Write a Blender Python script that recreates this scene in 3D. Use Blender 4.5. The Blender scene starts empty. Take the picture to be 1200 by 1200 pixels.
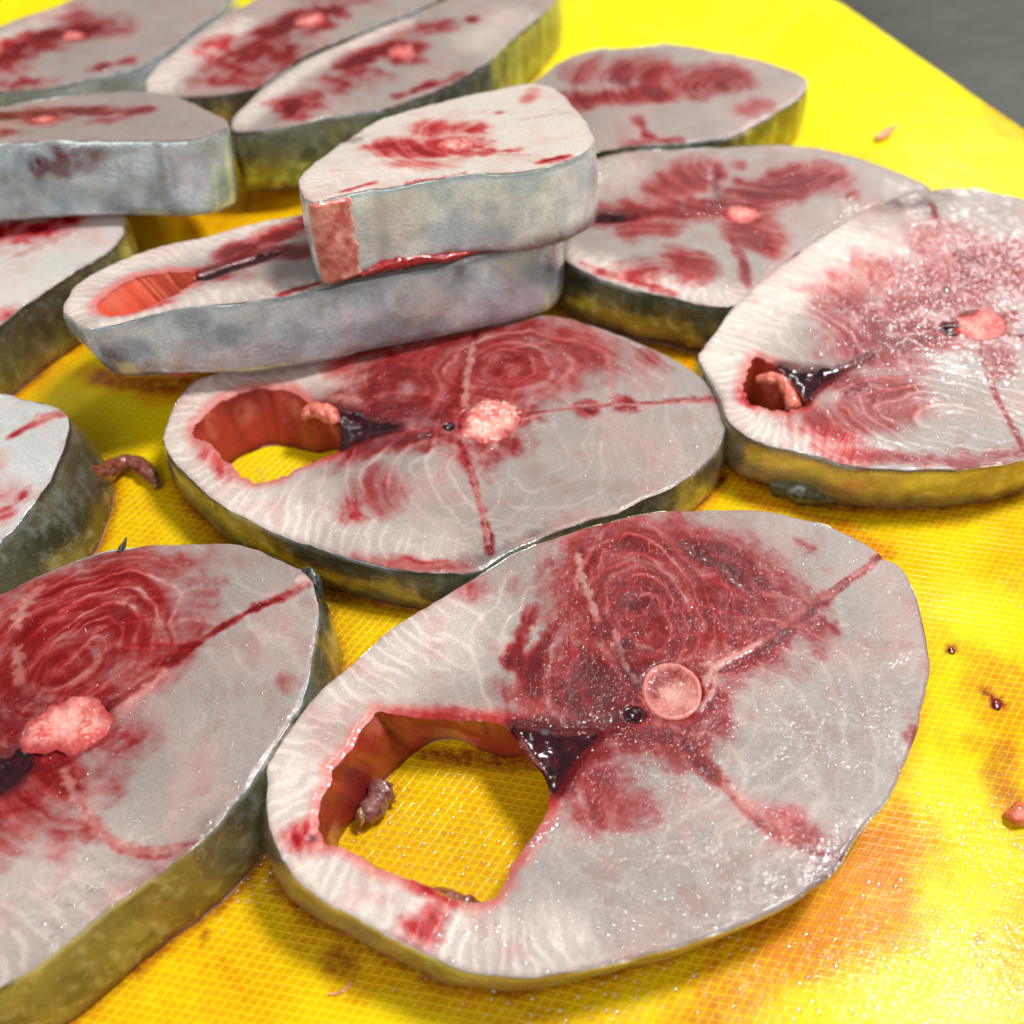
import bpy, math, random
import numpy as np
from mathutils import Matrix, Vector

# ------------------------------------------------------------------ camera, world, lamps, exposure
scene = bpy.context.scene
CAM_H, PITCH, FPX = 0.225, math.radians(51), 1500.0      # metres, below horizon, focal length for a 1200 px frame
cam_data = bpy.data.cameras.new('camera')
cam = bpy.data.objects.new('camera', cam_data)
scene.collection.objects.link(cam)
cam.location = (0, 0, CAM_H)
cam.rotation_euler = (math.radians(90) - PITCH, 0, 0)
cam_data.sensor_width = 36
cam_data.sensor_fit = 'HORIZONTAL'
cam_data.lens = FPX / 1200 * 36
cam_data.clip_start, cam_data.clip_end = 0.01, 50
cam_data.dof.use_dof = True
cam_data.dof.focus_distance = 0.255
cam_data.dof.aperture_fstop = 12
scene.camera = cam

world = bpy.data.worlds.new('World')
scene.world = world
world.use_nodes = True
bg = world.node_tree.nodes['Background']
bg.inputs[0].default_value = (1.0, 0.985, 0.96, 1)
bg.inputs[1].default_value = 0.22

def lamp(name, loc, target, size, power, color):
    l = bpy.data.lights.new(name, 'AREA')
    l.shape = 'DISK'; l.size = size; l.energy = power; l.color = color
    o = bpy.data.objects.new(name, l)
    scene.collection.objects.link(o)
    o.location = loc
    o.rotation_euler = (Vector(target) - Vector(loc)).to_track_quat('-Z', 'Y').to_euler()
    return o
lamp('key_lamp', (0.385, 0.35, 0.93), (0.02, 0.2, 0), 0.22, 10.2, (1.0, 0.985, 0.96))
lamp('back_lamp', (0.52, 1.15, 0.80), (0.08, 0.25, 0), 0.22, 4.2, (1.0, 0.98, 0.95))
lamp('front_fill', (-0.40, -0.60, 0.75), (0, 0.25, 0), 0.9, 5.4, (0.92, 0.97, 1.0))  # unseen fill light, added front left to brighten the skin sides

scene.view_settings.view_transform = 'Standard'
scene.view_settings.look = 'None'
scene.view_settings.exposure = 0.22
scene.view_settings.gamma = 1.0
scene.render.engine = 'CYCLES'

# ------------------------------------------------------------------ small maths
col = scene.collection
rng = np.random.default_rng(11)
FWD = np.array([0, math.cos(PITCH), -math.sin(PITCH)])
UP = np.array([0, math.sin(PITCH), math.cos(PITCH)])
ORG = np.array([0, 0, CAM_H])
TAB = rng.random((8, 256, 256))

def vnoise(x, y, s=0):
    xi = np.floor(x).astype(int); yi = np.floor(y).astype(int)
    fx = x - xi; fy = y - yi
    fx = fx*fx*(3-2*fx); fy = fy*fy*(3-2*fy)
    t = TAB[s % 8]; o = (s*37)
    a = t[(xi+o) % 256, (yi+o) % 256]; b = t[(xi+1+o) % 256, (yi+o) % 256]
    c = t[(xi+o) % 256, (yi+1+o) % 256]; d = t[(xi+1+o) % 256, (yi+1+o) % 256]
    return (a*(1-fx)+b*fx)*(1-fy) + (c*(1-fx)+d*fx)*fy
def fbm(x, y, s=0, n=4):
    r = 0; a = 0.5; f = 1.0; tot = 0
    for k in range(n):
        r = r + a*vnoise(x*f, y*f, s+k); tot += a; a *= 0.5; f *= 2.03
    return r/tot
def sstep(a, b, x):
    t = np.clip((x-a)/(b-a), 0, 1)
    return t*t*(3-2*t)
def lin(c):
    c = np.array(c, float)/255
    return np.where(c < 0.04045, c/12.92, ((c+0.055)/1.055)**2.4)
def mix(a, b, f):
    f = np.clip(f, 0, 1)
    if np.ndim(f): f = f[:, None]
    return a*(1-f) + b*f

def smooth_closed(p, n):
    p = np.array(p, float); m = len(p)
    out = []
    for i in range(m):
        a, b, c, d = p[i-1], p[i], p[(i+1) % m], p[(i+2) % m]
        for t in np.linspace(0, 1, 8, endpoint=False):
            out.append(0.5*((2*b)+(-a+c)*t+(2*a-5*b+4*c-d)*t*t+(-a+3*b-3*c+d)*t**3))
    out = np.array(out)
    q = np.vstack([out, out[:1]])
    L = np.concatenate([[0], np.cumsum(np.linalg.norm(np.diff(q, axis=0), axis=1))])
    u = np.linspace(0, L[-1], n, endpoint=False)
    return np.stack([np.interp(u, L, q[:, 0]), np.interp(u, L, q[:, 1])], 1)
def smooth_open(p, k=6):
    p = np.array(p, float)
    if len(p) < 3: return p
    p = np.vstack([2*p[0]-p[1], p, 2*p[-1]-p[-2]])
    out = []
    for i in range(1, len(p)-2):
        a, b, c, d = p[i-1], p[i], p[i+1], p[i+2]
        for t in np.linspace(0, 1, k, endpoint=False):
            out.append(0.5*((2*b)+(-a+c)*t+(2*a-5*b+4*c-d)*t*t+(-a+3*b-3*c+d)*t**3))
    out.append(p[-2])
    return np.array(out)
def seg_dist(pts, poly, closed):
    """distance, nearest point, running length of nearest point"""
    q = np.vstack([poly, poly[:1]]) if closed else poly
    best = np.full(len(pts), 1e9); near = np.zeros_like(pts); run = np.zeros(len(pts)); L = 0.0
    if len(q) == 1:
        return np.hypot(*(pts-q[0]).T), np.repeat(q, len(pts), 0), run
    for i in range(len(q)-1):
        a = q[i]; d = q[i+1]-a; l2 = d@d
        if l2 == 0: continue
        t = np.clip(((pts[:, 0]-a[0])*d[0]+(pts[:, 1]-a[1])*d[1])/l2, 0, 1)
        nx = a[0]+t*d[0]; ny = a[1]+t*d[1]
        ds = (pts[:, 0]-nx)**2+(pts[:, 1]-ny)**2
        m = ds < best
        best[m] = ds[m]; near[m, 0] = nx[m]; near[m, 1] = ny[m]; run[m] = L+t[m]*math.sqrt(l2)
        L += math.sqrt(l2)
    return np.sqrt(best), near, run
def inside(pts, poly):
    r = np.zeros(len(pts), bool); n = len(poly)
    x, y = pts[:, 0], pts[:, 1]
    for i in range(n):
        a = poly[i]; b = poly[(i+1) % n]
        if a[1] == b[1]: continue
        c = ((a[1] > y) != (b[1] > y)) & (x < (b[0]-a[0])*(y-a[1])/(b[1]-a[1])+a[0])
        r ^= c
    return r

class Plane:
    """a plane in the place; 2-D coordinates on it are in millimetres"""
    def __init__(s, p0, tilt=0, roll=0):
        n = np.array([math.sin(math.radians(roll)), math.sin(math.radians(tilt)), 1.0]); n[0] *= -1
        s.n = n/np.linalg.norm(n); s.p0 = np.array(p0, float)
        e1 = np.array([1.0, 0, 0]); e1 = e1-s.n*(e1@s.n); s.e1 = e1/np.linalg.norm(e1); s.e2 = np.cross(s.n, s.e1)
    def shifted(s, d):
        q = Plane((0, 0, 0)); q.n, q.e1, q.e2 = s.n, s.e1, s.e2; q.p0 = s.p0+s.n*d
        return q
    def at(s, px):
        px = np.atleast_2d(np.array(px, float))
        d = FWD[None]+np.array([1.0, 0, 0])[None]*((px[:, :1]-600)/FPX)-UP[None]*((px[:, 1:]-600)/FPX)
        t = ((s.p0-ORG)@s.n)/(d@s.n)
        P = ORG+d*t[:, None]-s.p0
        return np.stack([P@s.e1, P@s.e2], 1)*1000
    def world(s, uv, h=0):
        uv = np.asarray(uv)
        h = np.broadcast_to(np.asarray(h, float), (len(uv),))
        return s.p0+(uv[:, :1]*s.e1+uv[:, 1:]*s.e2+h[:, None]*s.n)/1000
def ground(px, z=0.0):
    return Plane((0, 0, z)).world(Plane((0, 0, z)).at([px]))[0]

# ------------------------------------------------------------------ mesh helpers
def make(name, verts, faces, mat, parent=None, colors=None, smooth=True, origin=None):
    verts = np.asarray(verts, float)
    if origin is not None: verts = verts-np.asarray(origin)
    me = bpy.data.meshes.new(name)
    me.from_pydata(verts.tolist(), [], [list(map(int, f)) for f in faces] if not isinstance(faces, np.ndarray) else faces.tolist())
    if smooth: me.polygons.foreach_set('use_smooth', np.ones(len(me.polygons), bool))
    if colors is not None:
        a = me.color_attributes.new('Col', 'FLOAT_COLOR', 'POINT')
        c = np.ones((len(verts), 4), np.float32); c[:, :colors.shape[1]] = colors
        a.data.foreach_set('color', c.ravel())
    me.materials.append(mat)
    o = bpy.data.objects.new(name, me)
    col.objects.link(o)
    if parent is not None: o.parent = parent
    return o
def tag(o, label, cat, group=None):
    o['label'] = label; o['category'] = cat
    if group: o['group'] = group
    return o
def grid_region(outer, holes, s):
    """grid cells inside outer and outside holes, rim vertices pulled on to the outlines"""
    lo = outer.min(0)-s; hi = outer.max(0)+s
    nx = int((hi[0]-lo[0])/s)+2; ny = int((hi[1]-lo[1])/s)+2
    X, Y = np.meshgrid(lo[0]+np.arange(nx)*s, lo[1]+np.arange(ny)*s, indexing='ij')
    P = np.stack([X.ravel(), Y.ravel()], 1)
    ok = inside(P, outer)
    for h in holes: ok &= ~inside(P, h)
    K = ok.reshape(nx, ny)
    C = K[:-1, :-1] & K[1:, :-1] & K[1:, 1:] & K[:-1, 1:]
    ii, jj = np.nonzero(C)
    idx = lambda i, j: i*ny+j
    F = np.stack([idx(ii, jj), idx(ii+1, jj), idx(ii+1, jj+1), idx(ii, jj+1)], 1)
    used = np.unique(F)
    cnt = np.bincount(F.ravel(), minlength=nx*ny)
    remap = -np.ones(nx*ny, int); remap[used] = np.arange(len(used))
    V = P[used]; F = remap[F]; rim = cnt[used] < 4
    d, n, run = seg_dist(V, outer, True)
    dn, nn = d.copy(), n.copy()
    dh = np.full(len(V), 1e3)
    for h in holes:
        d2, n2, _ = seg_dist(V, h, True)
        dh = np.minimum(dh, d2)
        m = d2 < dn; dn[m] = d2[m]; nn[m] = n2[m]
    m = rim & (dn < 1.6*s)
    V = V.copy(); V[m] = nn[m]; d = np.where(m & (d <= dn+1e-9), 0, d); dh = np.where(m & (dh <= dn+1e-9), 0, dh)
    return V, F, d, dh, run

# ------------------------------------------------------------------ materials
def new_mat(name):
    m = bpy.data.materials.new(name); m.use_nodes = True
    nt = m.node_tree; b = nt.nodes['Principled BSDF']
    return m, nt, b
def N(nt, t, **kw):
    n = nt.nodes.new(t)
    for k, v in kw.items(): setattr(n, k, v)
    return n
def obj_coords(nt): return N(nt, 'ShaderNodeNewGeometry').outputs['Position']
def noise(nt, vec, scale, detail=3, rough=0.55, dist=0.0):
    n = N(nt, 'ShaderNodeTexNoise'); n.inputs['Scale'].default_value = scale
    n.inputs['Detail'].default_value = detail; n.inputs['Roughness'].default_value = rough; n.inputs['Distortion'].default_value = dist
    nt.links.new(vec, n.inputs['Vector']); return n.outputs['Fac']
def ramp(nt, fac, a, b, lo=0.0, hi=1.0):
    n = N(nt, 'ShaderNodeMapRange'); n.inputs[1].default_value = a; n.inputs[2].default_value = b
    n.inputs[3].default_value = lo; n.inputs[4].default_value = hi
    nt.links.new(fac, n.inputs[0]); return n.outputs[0]
def math_n(nt, op, a, b=None):
    n = N(nt, 'ShaderNodeMath', operation=op)
    for k, v in enumerate((a, b)):
        if v is None: continue
        if isinstance(v, (int, float)): n.inputs[k].default_value = v
        else: nt.links.new(v, n.inputs[k])
    return n.outputs[0]
def mixc(nt, fac, a, b, mode='MIX'):
    n = N(nt, 'ShaderNodeMix', data_type='RGBA', blend_type=mode)
    for k, v in ((0, fac), (6, a), (7, b)):
        if isinstance(v, (int, float)): n.inputs[k].default_value = v
        elif isinstance(v, tuple): n.inputs[k].default_value = (*v, 1)
        else: nt.links.new(v, n.inputs[k])
    return n.outputs[2]
def bump(nt, h, strength, dist, prev=None):
    n = N(nt, 'ShaderNodeBump'); n.inputs['Strength'].default_value = strength; n.inputs['Distance'].default_value = dist
    nt.links.new(h, n.inputs['Height'])
    if prev is not None: nt.links.new(prev, n.inputs['Normal'])
    return n.outputs[0]

def flesh_material(name, sss=0.22, rough=0.42, coat=0.75, wet=1.0, fine=1.0):
    m, nt, b = new_mat(name); L = nt.links
    p = obj_coords(nt)
    c = N(nt, 'ShaderNodeVertexColor', layer_name='Col').outputs['Color']
    grain = noise(nt, p, 2600, 3, 0.6)
    c = mixc(nt, 1.0, c, ramp(nt, grain, 0.3, 0.7, 0.82, 1.14), 'MULTIPLY')
    L.new(c, b.inputs['Base Color'])
    b.inputs['Subsurface Weight'].default_value = sss
    b.inputs['Subsurface Radius'].default_value = (1.0, 0.42, 0.3)
    b.inputs['Subsurface Scale'].default_value = 0.0010
    r = ramp(nt, noise(nt, p, 420, 3), 0.3, 0.7, rough-0.1, rough+0.12)
    L.new(r, b.inputs['Roughness'])
    b.inputs['Specular IOR Level'].default_value = 0.18
    patches = ramp(nt, noise(nt, p, 120, 2), 0.36, 0.62, 0.2, 1.0)
    fine_h = math_n(nt, 'MULTIPLY', ramp(nt, noise(nt, p, 1250, 2, 0.55), 0.42, 0.80), patches)
    nrm = bump(nt, noise(nt, p, 260, 1), 0.35, 0.0003*fine)
    nrm2 = bump(nt, fine_h, 1.0, 0.00021*wet, nrm)
    L.new(nrm, b.inputs['Normal'])
    b.inputs['Coat Weight'].default_value = coat
    b.inputs['Coat Roughness'].default_value = 0.09
    b.inputs['Coat IOR'].default_value = 1.38
    L.new(nrm2, b.inputs['Coat Normal'])
    return m
M_FLESH = flesh_material('raw_fish_flesh', sss=0.5, coat=0.55)
M_CAVITY = flesh_material('belly_lining', sss=0.12, rough=0.35, coat=0.9, wet=0.6)
M_BONE = flesh_material('backbone', sss=0.3, rough=0.4, coat=0.45, wet=1.0)
def clot_material():
    m, nt, b = new_mat('clotted_blood'); L = nt.links
    p = obj_coords(nt)
    c = mixc(nt, ramp(nt, noise(nt, p, 500, 3), 0.35, 0.7), (0.010, 0.002, 0.003), (0.045, 0.004, 0.007))
    L.new(c, b.inputs['Base Color'])
    b.inputs['Roughness'].default_value = 0.2; b.inputs['Specular IOR Level'].default_value = 0.2
    b.inputs['Coat Weight'].default_value = 0.5; b.inputs['Coat Roughness'].default_value = 0.05
    L.new(bump(nt, noise(nt, p, 480, 2), 0.2, 0.0006), b.inputs['Normal'])
    return m
M_CLOT = clot_material()
def skin_material(name, metal):
    m, nt, b = new_mat(name); L = nt.links
    p = obj_coords(nt)
    c = N(nt, 'ShaderNodeVertexColor', layer_name='Col').outputs['Color']
    g = noise(nt, p, 150, 4, 0.6, 0.4)
    c = mixc(nt, 1.0, c, ramp(nt, g, 0.3, 0.7, 0.82, 1.15), 'MULTIPLY')
    c = mixc(nt, ramp(nt, noise(nt, p, 330, 5, 0.7, 1.0), 0.54, 0.72, 0.0, 0.45), c, (0.66, 0.70, 0.70))
    if metal < 0.6:
        c = mixc(nt, ramp(nt, noise(nt, p, 140, 5, 0.65, 1.5), 0.48, 0.7, 0.0, 0.45), c, (0.34, 0.45, 0.50))
        c = mixc(nt, ramp(nt, noise(nt, p, 105, 5, 0.65, 2.0), 0.56, 0.74, 0.0, 0.3), c, (0.52, 0.44, 0.32))
    scale_v = N(nt, 'ShaderNodeTexVoronoi'); scale_v.inputs['Scale'].default_value = 1500; L.new(p, scale_v.inputs['Vector'])
    c = mixc(nt, 1.0, c, ramp(nt, scale_v.outputs['Distance'], 0.0, 0.7, 1.06, 0.86), 'MULTIPLY')
    L.new(c, b.inputs['Base Color'])
    b.inputs['Metallic'].default_value = metal
    L.new(ramp(nt, noise(nt, p, 200, 4), 0.3, 0.7, 0.16, 0.34), b.inputs['Roughness'])
    b.inputs['Coat Weight'].default_value = 0.5; b.inputs['Coat Roughness'].default_value = 0.1
    hsum = math_n(nt, 'ADD', math_n(nt, 'MULTIPLY', noise(nt, p, 120, 3, 0.5), 1.0), math_n(nt, 'MULTIPLY', scale_v.outputs['Distance'], 0.12))
    L.new(bump(nt, hsum, 0.5, 0.0008), b.inputs['Normal'])
    return m
M_SKIN = skin_material('fish_skin', 0.72)
M_SILVER = skin_material('silver_fish_skin', 0.45)
M_WHITE = skin_material('white_belly_skin', 0.22)
def film_material():
    m, nt, b = new_mat('water_film'); L = nt.links
    nt.nodes.remove(b)
    out = nt.nodes['Material Output']
    t = N(nt, 'ShaderNodeBsdfTransparent'); g = N(nt, 'ShaderNodeBsdfGlossy'); g.inputs['Roughness'].default_value = 0.10
    f = N(nt, 'ShaderNodeValue'); f.outputs[0].default_value = 0.16
    mx = N(nt, 'ShaderNodeMixShader')
    L.new(f.outputs[0], mx.inputs[0]); L.new(t.outputs[0], mx.inputs[1]); L.new(g.outputs[0], mx.inputs[2])
    L.new(mx.outputs[0], out.inputs['Surface'])
    return m
M_FILM = film_material()
def plain_wet(name, c1, c2, scale=900, rough=0.3, bumpd=0.0003, sss=0.1):
    m, nt, b = new_mat(name); L = nt.links
    p = obj_coords(nt)
    L.new(mixc(nt, ramp(nt, noise(nt, p, scale, 3), 0.35, 0.65), tuple(lin(c1)), tuple(lin(c2))), b.inputs['Base Color'])
    b.inputs['Roughness'].default_value = rough; b.inputs['Coat Weight'].default_value = 0.8; b.inputs['Coat Roughness'].default_value = 0.06
    b.inputs['Subsurface Weight'].default_value = sss; b.inputs['Subsurface Scale'].default_value = 0.001
    L.new(bump(nt, noise(nt, p, scale*1.4, 3), 0.8, bumpd), b.inputs['Normal'])
    return m

# ------------------------------------------------------------------ board and table
GA = math.radians(-10.4); GB = math.radians(-125.3)
G1 = np.array([math.cos(GA), math.sin(GA)])*0.00175; G2 = np.array([math.cos(GB), math.sin(GB)])*0.00166
GINV = np.linalg.inv(np.array([G1, G2]).T)         # world xy -> lattice numbers
def board_material():
    m, nt, b = new_mat('yellow_cutting_board'); L = nt.links
    p = obj_coords(nt)
    st = N(nt, 'ShaderNodeVertexColor', layer_name='Col')
    sep = N(nt, 'ShaderNodeSeparateColor'); L.new(st.outputs['Color'], sep.inputs[0])
    lines = []
    wob = noise(nt, p, 260, 2)
    for r in (0, 1):
        d = N(nt, 'ShaderNodeVectorMath', operation='DOT_PRODUCT'); L.new(p, d.inputs[0]); d.inputs[1].default_value = (GINV[r, 0], GINV[r, 1], 0)
        u = math_n(nt, 'ADD', d.outputs['Value'], math_n(nt, 'MULTIPLY', wob, 0.35))
        f = math_n(nt, 'ABSOLUTE', math_n(nt, 'SUBTRACT', math_n(nt, 'FRACT', u), 0.5))     # 0.5 on a ridge line
        lines.append(ramp(nt, f, 0.29, 0.43))
    ridge = math_n(nt, 'MAXIMUM', lines[0], lines[1])
    wear = ramp(nt, noise(nt, p, 34, 3), 0.3, 0.62, 0.2, 1.0)
    ridge_w = math_n(nt, 'MULTIPLY', ridge, wear)
    cell = math_n(nt, 'SUBTRACT', 1.0, ridge)
    patch = noise(nt, p, 60, 5, 0.6)
    base = mixc(nt, ramp(nt, patch, 0.3, 0.7), (0.86, 0.70, 0.002), (0.88, 0.77, 0.004))
    # blood water: thin wash turns the yellow orange, gathers in the cells
    wash = math_n(nt, 'MULTIPLY', sep.outputs[0], math_n(nt, 'ADD', math_n(nt, 'MULTIPLY', cell, 0.25), 0.78))
    wash = math_n(nt, 'MULTIPLY', wash, ramp(nt, noise(nt, p, 330, 4, 0.6), 0.25, 0.7, 0.7, 1.15))
    c = mixc(nt, math_n(nt, 'MINIMUM', wash, 1.0), base, (0.64, 0.21, 0.001))
    red = math_n(nt, 'MULTIPLY', sep.outputs[1], ramp(nt, noise(nt, p, 500, 4, 0.6), 0.28, 0.62, 0.45, 1.1))
    c = mixc(nt, math_n(nt, 'MINIMUM', red, 1.0), c, (0.20, 0.012, 0.004))
    specks = ramp(nt, noise(nt, p, 720, 2), 0.735, 0.78, 0.0, 0.55)
    c = mixc(nt, specks, c, (0.30, 0.10, 0.004))
    c = mixc(nt, math_n(nt, 'MULTIPLY', math_n(nt, 'MULTIPLY', cell, wear), 0.40), c, mixc(nt, 1.0, c, (0.68, 0.55, 0.3), 'MULTIPLY'))
    L.new(c, b.inputs['Base Color'])
    wetn = ramp(nt, noise(nt, p, 45, 3), 0.35, 0.65)
    L.new(ramp(nt, wetn, 0.0, 1.0, 0.42, 0.22), b.inputs['Roughness'])
    b.inputs['Specular IOR Level'].default_value = 0.08
    n1 = bump(nt, ridge_w, 0.55, 0.00022)
    n2 = bump(nt, noise(nt, p, 150, 3), 0.5, 0.0004, n1)
    L.new(n2, b.inputs['Normal'])
    film_h = math_n(nt, 'ADD', math_n(nt, 'MULTIPLY', ridge_w, 0.5), math_n(nt, 'MULTIPLY', noise(nt, p, 650, 2), 0.9))
    L.new(math_n(nt, 'MULTIPLY', sep.outputs[2], 0.13), b.inputs['Coat Weight'])
    b.inputs['Coat Roughness'].default_value = 0.06
    L.new(bump(nt, film_h, 0.6, 0.0003), b.inputs['Coat Normal'])
    return m
M_BOARD = board_material()
def table_material():
    m, nt, b = new_mat('worn_steel_table'); L = nt.links
    p = obj_coords(nt)
    c = mixc(nt, ramp(nt, noise(nt, p, 14, 4), 0.35, 0.65), (0.022, 0.026, 0.017), (0.046, 0.052, 0.035))
    L.new(c, b.inputs['Base Color']); b.inputs['Roughness'].default_value = 0.5; b.inputs['Metallic'].default_value = 0.25
    L.new(bump(nt, noise(nt, p, 60, 3), 0.3, 0.002), b.inputs['Normal'])
    return m
M_TABLE = table_material()
t = make('table', [(-1.5, -0.8, -0.018), (1.5, -0.8, -0.018), (1.5, 2.2, -0.018), (-1.5, 2.2, -0.018)], [(0, 1, 2, 3)], M_TABLE, smooth=False)
t['kind'] = 'structure'

BOARD_OUT = np.array([(-0.43, 0.58), (-0.2, 0.503), (0.0, 0.4480), (0.085, 0.4180), (0.100, 0.4125), (0.108, 0.4085), (0.1140, 0.4010), (0.137, 0.3625), (0.154, 0.334), (0.19, 0.276), (0.214, 0.23), (0.222, 0.18),
                      (0.21, 0.05), (0.18, -0.10), (0.15, -0.13), (0.0, -0.13), (-0.35, -0.09), (-0.44, -0.06), (-0.47, 0.05), (-0.46, 0.54)])*1000
FOOT = []       # steak footprints resting on the board, for the blood that gathers at their edge

# ------------------------------------------------------------------ the steaks
RED_LT, RED, RED_DK = lin((196, 92, 84)), lin((150, 24, 24)), lin((84, 8, 12))
GREY_FLESH, PALE, CREAM = lin((144, 134, 128)), lin((216, 204, 195)), lin((220, 205, 194))
PINK = lin((226, 140, 126))
def stroke_mask(V, plane, pts, w, noise_amp, seed, warp):
    q = plane.at(pts); q = smooth_open(q) if len(q) > 2 else q
    d, _, run = seg_dist(V+warp, q, False)
    tot = max(run.max(), 1e-6)
    along = fbm(run*0.22+seed*7.1, run*0+seed, seed+1, 3)
    thin = 1.0 if w >= 5 else (0.35+1.25*along)
    fade = 1.0 if (w >= 5 or len(pts) < 2) else (0.45+0.55*sstep(0, 0.25, run/tot)*sstep(1, 0.75, run/tot))*sstep(0.15, 0.5, along+0.12)
    if w <= 1.6 and len(pts) > 1: thin = 0.40+0.55*along; fade = 0.7+0.4*along
    we = w*thin
    d = d+noise_amp*((fbm(V[:, 0]*0.2, V[:, 1]*0.2, seed, 5)-0.5)*w*1.5+(fbm(V[:, 0]*0.8, V[:, 1]*0.8, seed+3, 3)-0.5)*min(w, 2.5))
    return (1-sstep(0, 1, d/(we*1.35)))*fade

def steak(spec):
    pl = spec['plane']; t_mm = spec['t']*1000; s = spec['res']
    sd = spec.get('seed', 1)*3.7
    out = smooth_closed(pl.at(spec['outline']), 260)
    if np.sum(out[:, 0]*np.roll(out[:, 1], -1)-np.roll(out[:, 0], -1)*out[:, 1]) < 0: out = out[::-1].copy()
    nrm2 = lambda p: (lambda d: np.stack([d[:, 1], -d[:, 0]], 1)/np.linalg.norm(d, axis=1)[:, None])(np.roll(p, -1, 0)-np.roll(p, 1, 0))
    # a knife edge is never perfectly smooth
    k = np.arange(len(out))
    jag = (fbm(k*0.35+sd, k*0+sd, 3, 4)-0.5)*spec.get('jag', 0.9)+(fbm(k*0.06+sd, k*0+sd, 6, 2)-0.5)*1.2
    out = out+nrm2(out)*jag[:, None]
    holes = [smooth_closed(pl.at(h), 190) for h in spec.get('holes', [])]
    for i, h in enumerate(holes):
        kk = np.arange(len(h)); holes[i] = h+nrm2(h)*((fbm(kk*0.22+sd, kk*0, 5, 4)-0.5)*1.5)[:, None]
    clots = [smooth_closed(pl.at(c), 70) for c in spec.get('clots', [])]
    V, F, d, dh, run = grid_region(out, holes, s)
    sl = np.array(spec.get('slant', (0, 0)), float)             # how far the lower cut is shifted (mm on the plane)
    bottoms = []
    for i, h in enumerate(holes):
        if 'hole_bottom' in spec:
            hb_ = smooth_closed(pl.shifted(-spec['t']).at(spec['hole_bottom'][i]), 260)
            c0, c1 = h.mean(0), hb_.mean(0)
            at_, ab_ = [np.arctan2(*(z_-z0).T[::-1]) for z_, z0 in ((h, c0), (hb_, c1))]
            o_ = np.argsort(ab_); rad = np.hypot(*(hb_-c1).T)
            rr_ = np.interp(at_, ab_[o_], rad[o_], period=2*math.pi)
            bottoms.append(c1+np.stack([np.cos(at_), np.sin(at_)], 1)*rr_[:, None])
        else:
            bottoms.append(h+sl+np.array(spec.get('cav_slant', (0, 0))))
    wx = fbm(V[:, 0]*0.12+sd, V[:, 1]*0.12, 1, 3)-0.5; wy = fbm(V[:, 0]*0.12+50, V[:, 1]*0.12+sd, 2, 3)-0.5
    warp = np.stack([wx, wy], 1)*spec.get('warp', 3.0)
    big = fbm(V[:, 0]*0.05+sd, V[:, 1]*0.05, 4, 3); mid = fbm(V[:, 0]*0.3, V[:, 1]*0.3+sd, 5, 4); fin = fbm(V[:, 0]*1.6, V[:, 1]*1.6+sd, 6, 3)
    # ---- fields
    rings = np.zeros(len(V)); ringzone = np.zeros(len(V))
    for (c, rx, ry, rot, sp, R, st) in spec.get('rings', []):
        q = V+warp*1.3-pl.at([c])[0]; a = math.radians(rot)
        x = (q[:, 0]*math.cos(a)+q[:, 1]*math.sin(a))/rx; y = (-q[:, 0]*math.sin(a)+q[:, 1]*math.cos(a))/ry
        rr = np.hypot(x, y)*math.sqrt(rx*ry)
        ang = np.arctan2(y, x)
        ph = (rr/sp)**0.9+0.5*(mid-0.5)+2.2*(big-0.5)+0.3*np.sin(ang*2+sd)
        l = np.exp(-((ph-np.round(ph))/0.085)**2)*sstep(0.2, 0.6, fbm(np.cos(ang)*1.6+sd+9, np.sin(ang)*1.6+rr*0.12, 3, 3))*1.3
        z = sstep(R, R*0.7, rr)*st*(0.25+0.75*sstep(0.5*sp, 2.2*sp, rr))
        arcm = 0.5+0.5*np.cos(ang-math.radians(100)+1.5*(big-0.5)*4); z = z*(0.45+0.55*arcm)
        rings = np.maximum(rings, l*z); ringzone = np.maximum(ringzone, z)
    white = np.zeros(len(V))
    for i, (pts, w, st) in enumerate(spec.get('white', [])):
        white = np.maximum(white, st*stroke_mask(V, pl, pts, w, 0.3, i, warp))
    cs = spec.get('comb', 3.0)
    comb_ph = run/cs+(d*0.06)+3.6*(big-0.5)+0.7*(mid-0.5)
    comb = np.exp(-((comb_ph-np.round(comb_ph))/0.16)**2)*(0.4+0.9*fbm(run*0.2, d*0.25, 2, 2))
    combz = np.clip(white*1.1+0.06*sstep(12, 3, d), 0, 1)*sstep(24, 6, d+14*(big-0.5))
    blood = np.zeros(len(V))
    for i, (pts, w, st) in enumerate(spec.get('blood', [])):
        blood = np.maximum(blood, st*stroke_mask(V, pl, pts, w, 0.65, i+2, warp*(0.5 if w > 1.6 else 0.25)))
    for i, (pc, ra, rb, rot, kind) in enumerate(spec.get('bone', [])):
        blood = np.maximum(blood, 0.75*stroke_mask(V, pl, [pc], max(ra, rb)*1.5, 0.9, i+5, warp*0.5))
    pinkm = np.zeros(len(V))
    for i, (pts, w, st) in enumerate(spec.get('pink', [])):
        pinkm = np.maximum(pinkm, st*stroke_mask(V, pl, pts, w, 1.0, i+1, warp*0.3))
    palem = np.zeros(len(V))
    for i, (pts, w, st) in enumerate(spec.get('pale', [])):
        q = smooth_open(pl.at(pts))
        dd, _, rn = seg_dist(V+warp*0.2, q, False)
        bead = 0.5+0.5*np.sin(rn*1.6+sd+4*mid)
        palem = np.maximum(palem, st*sstep(w*1.2, w*0.2, dd-0.5*w*(bead-0.6)+1.4*w*(fin-0.5))*(0.3+0.9*mid))
    dk = np.zeros(len(V))
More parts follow.
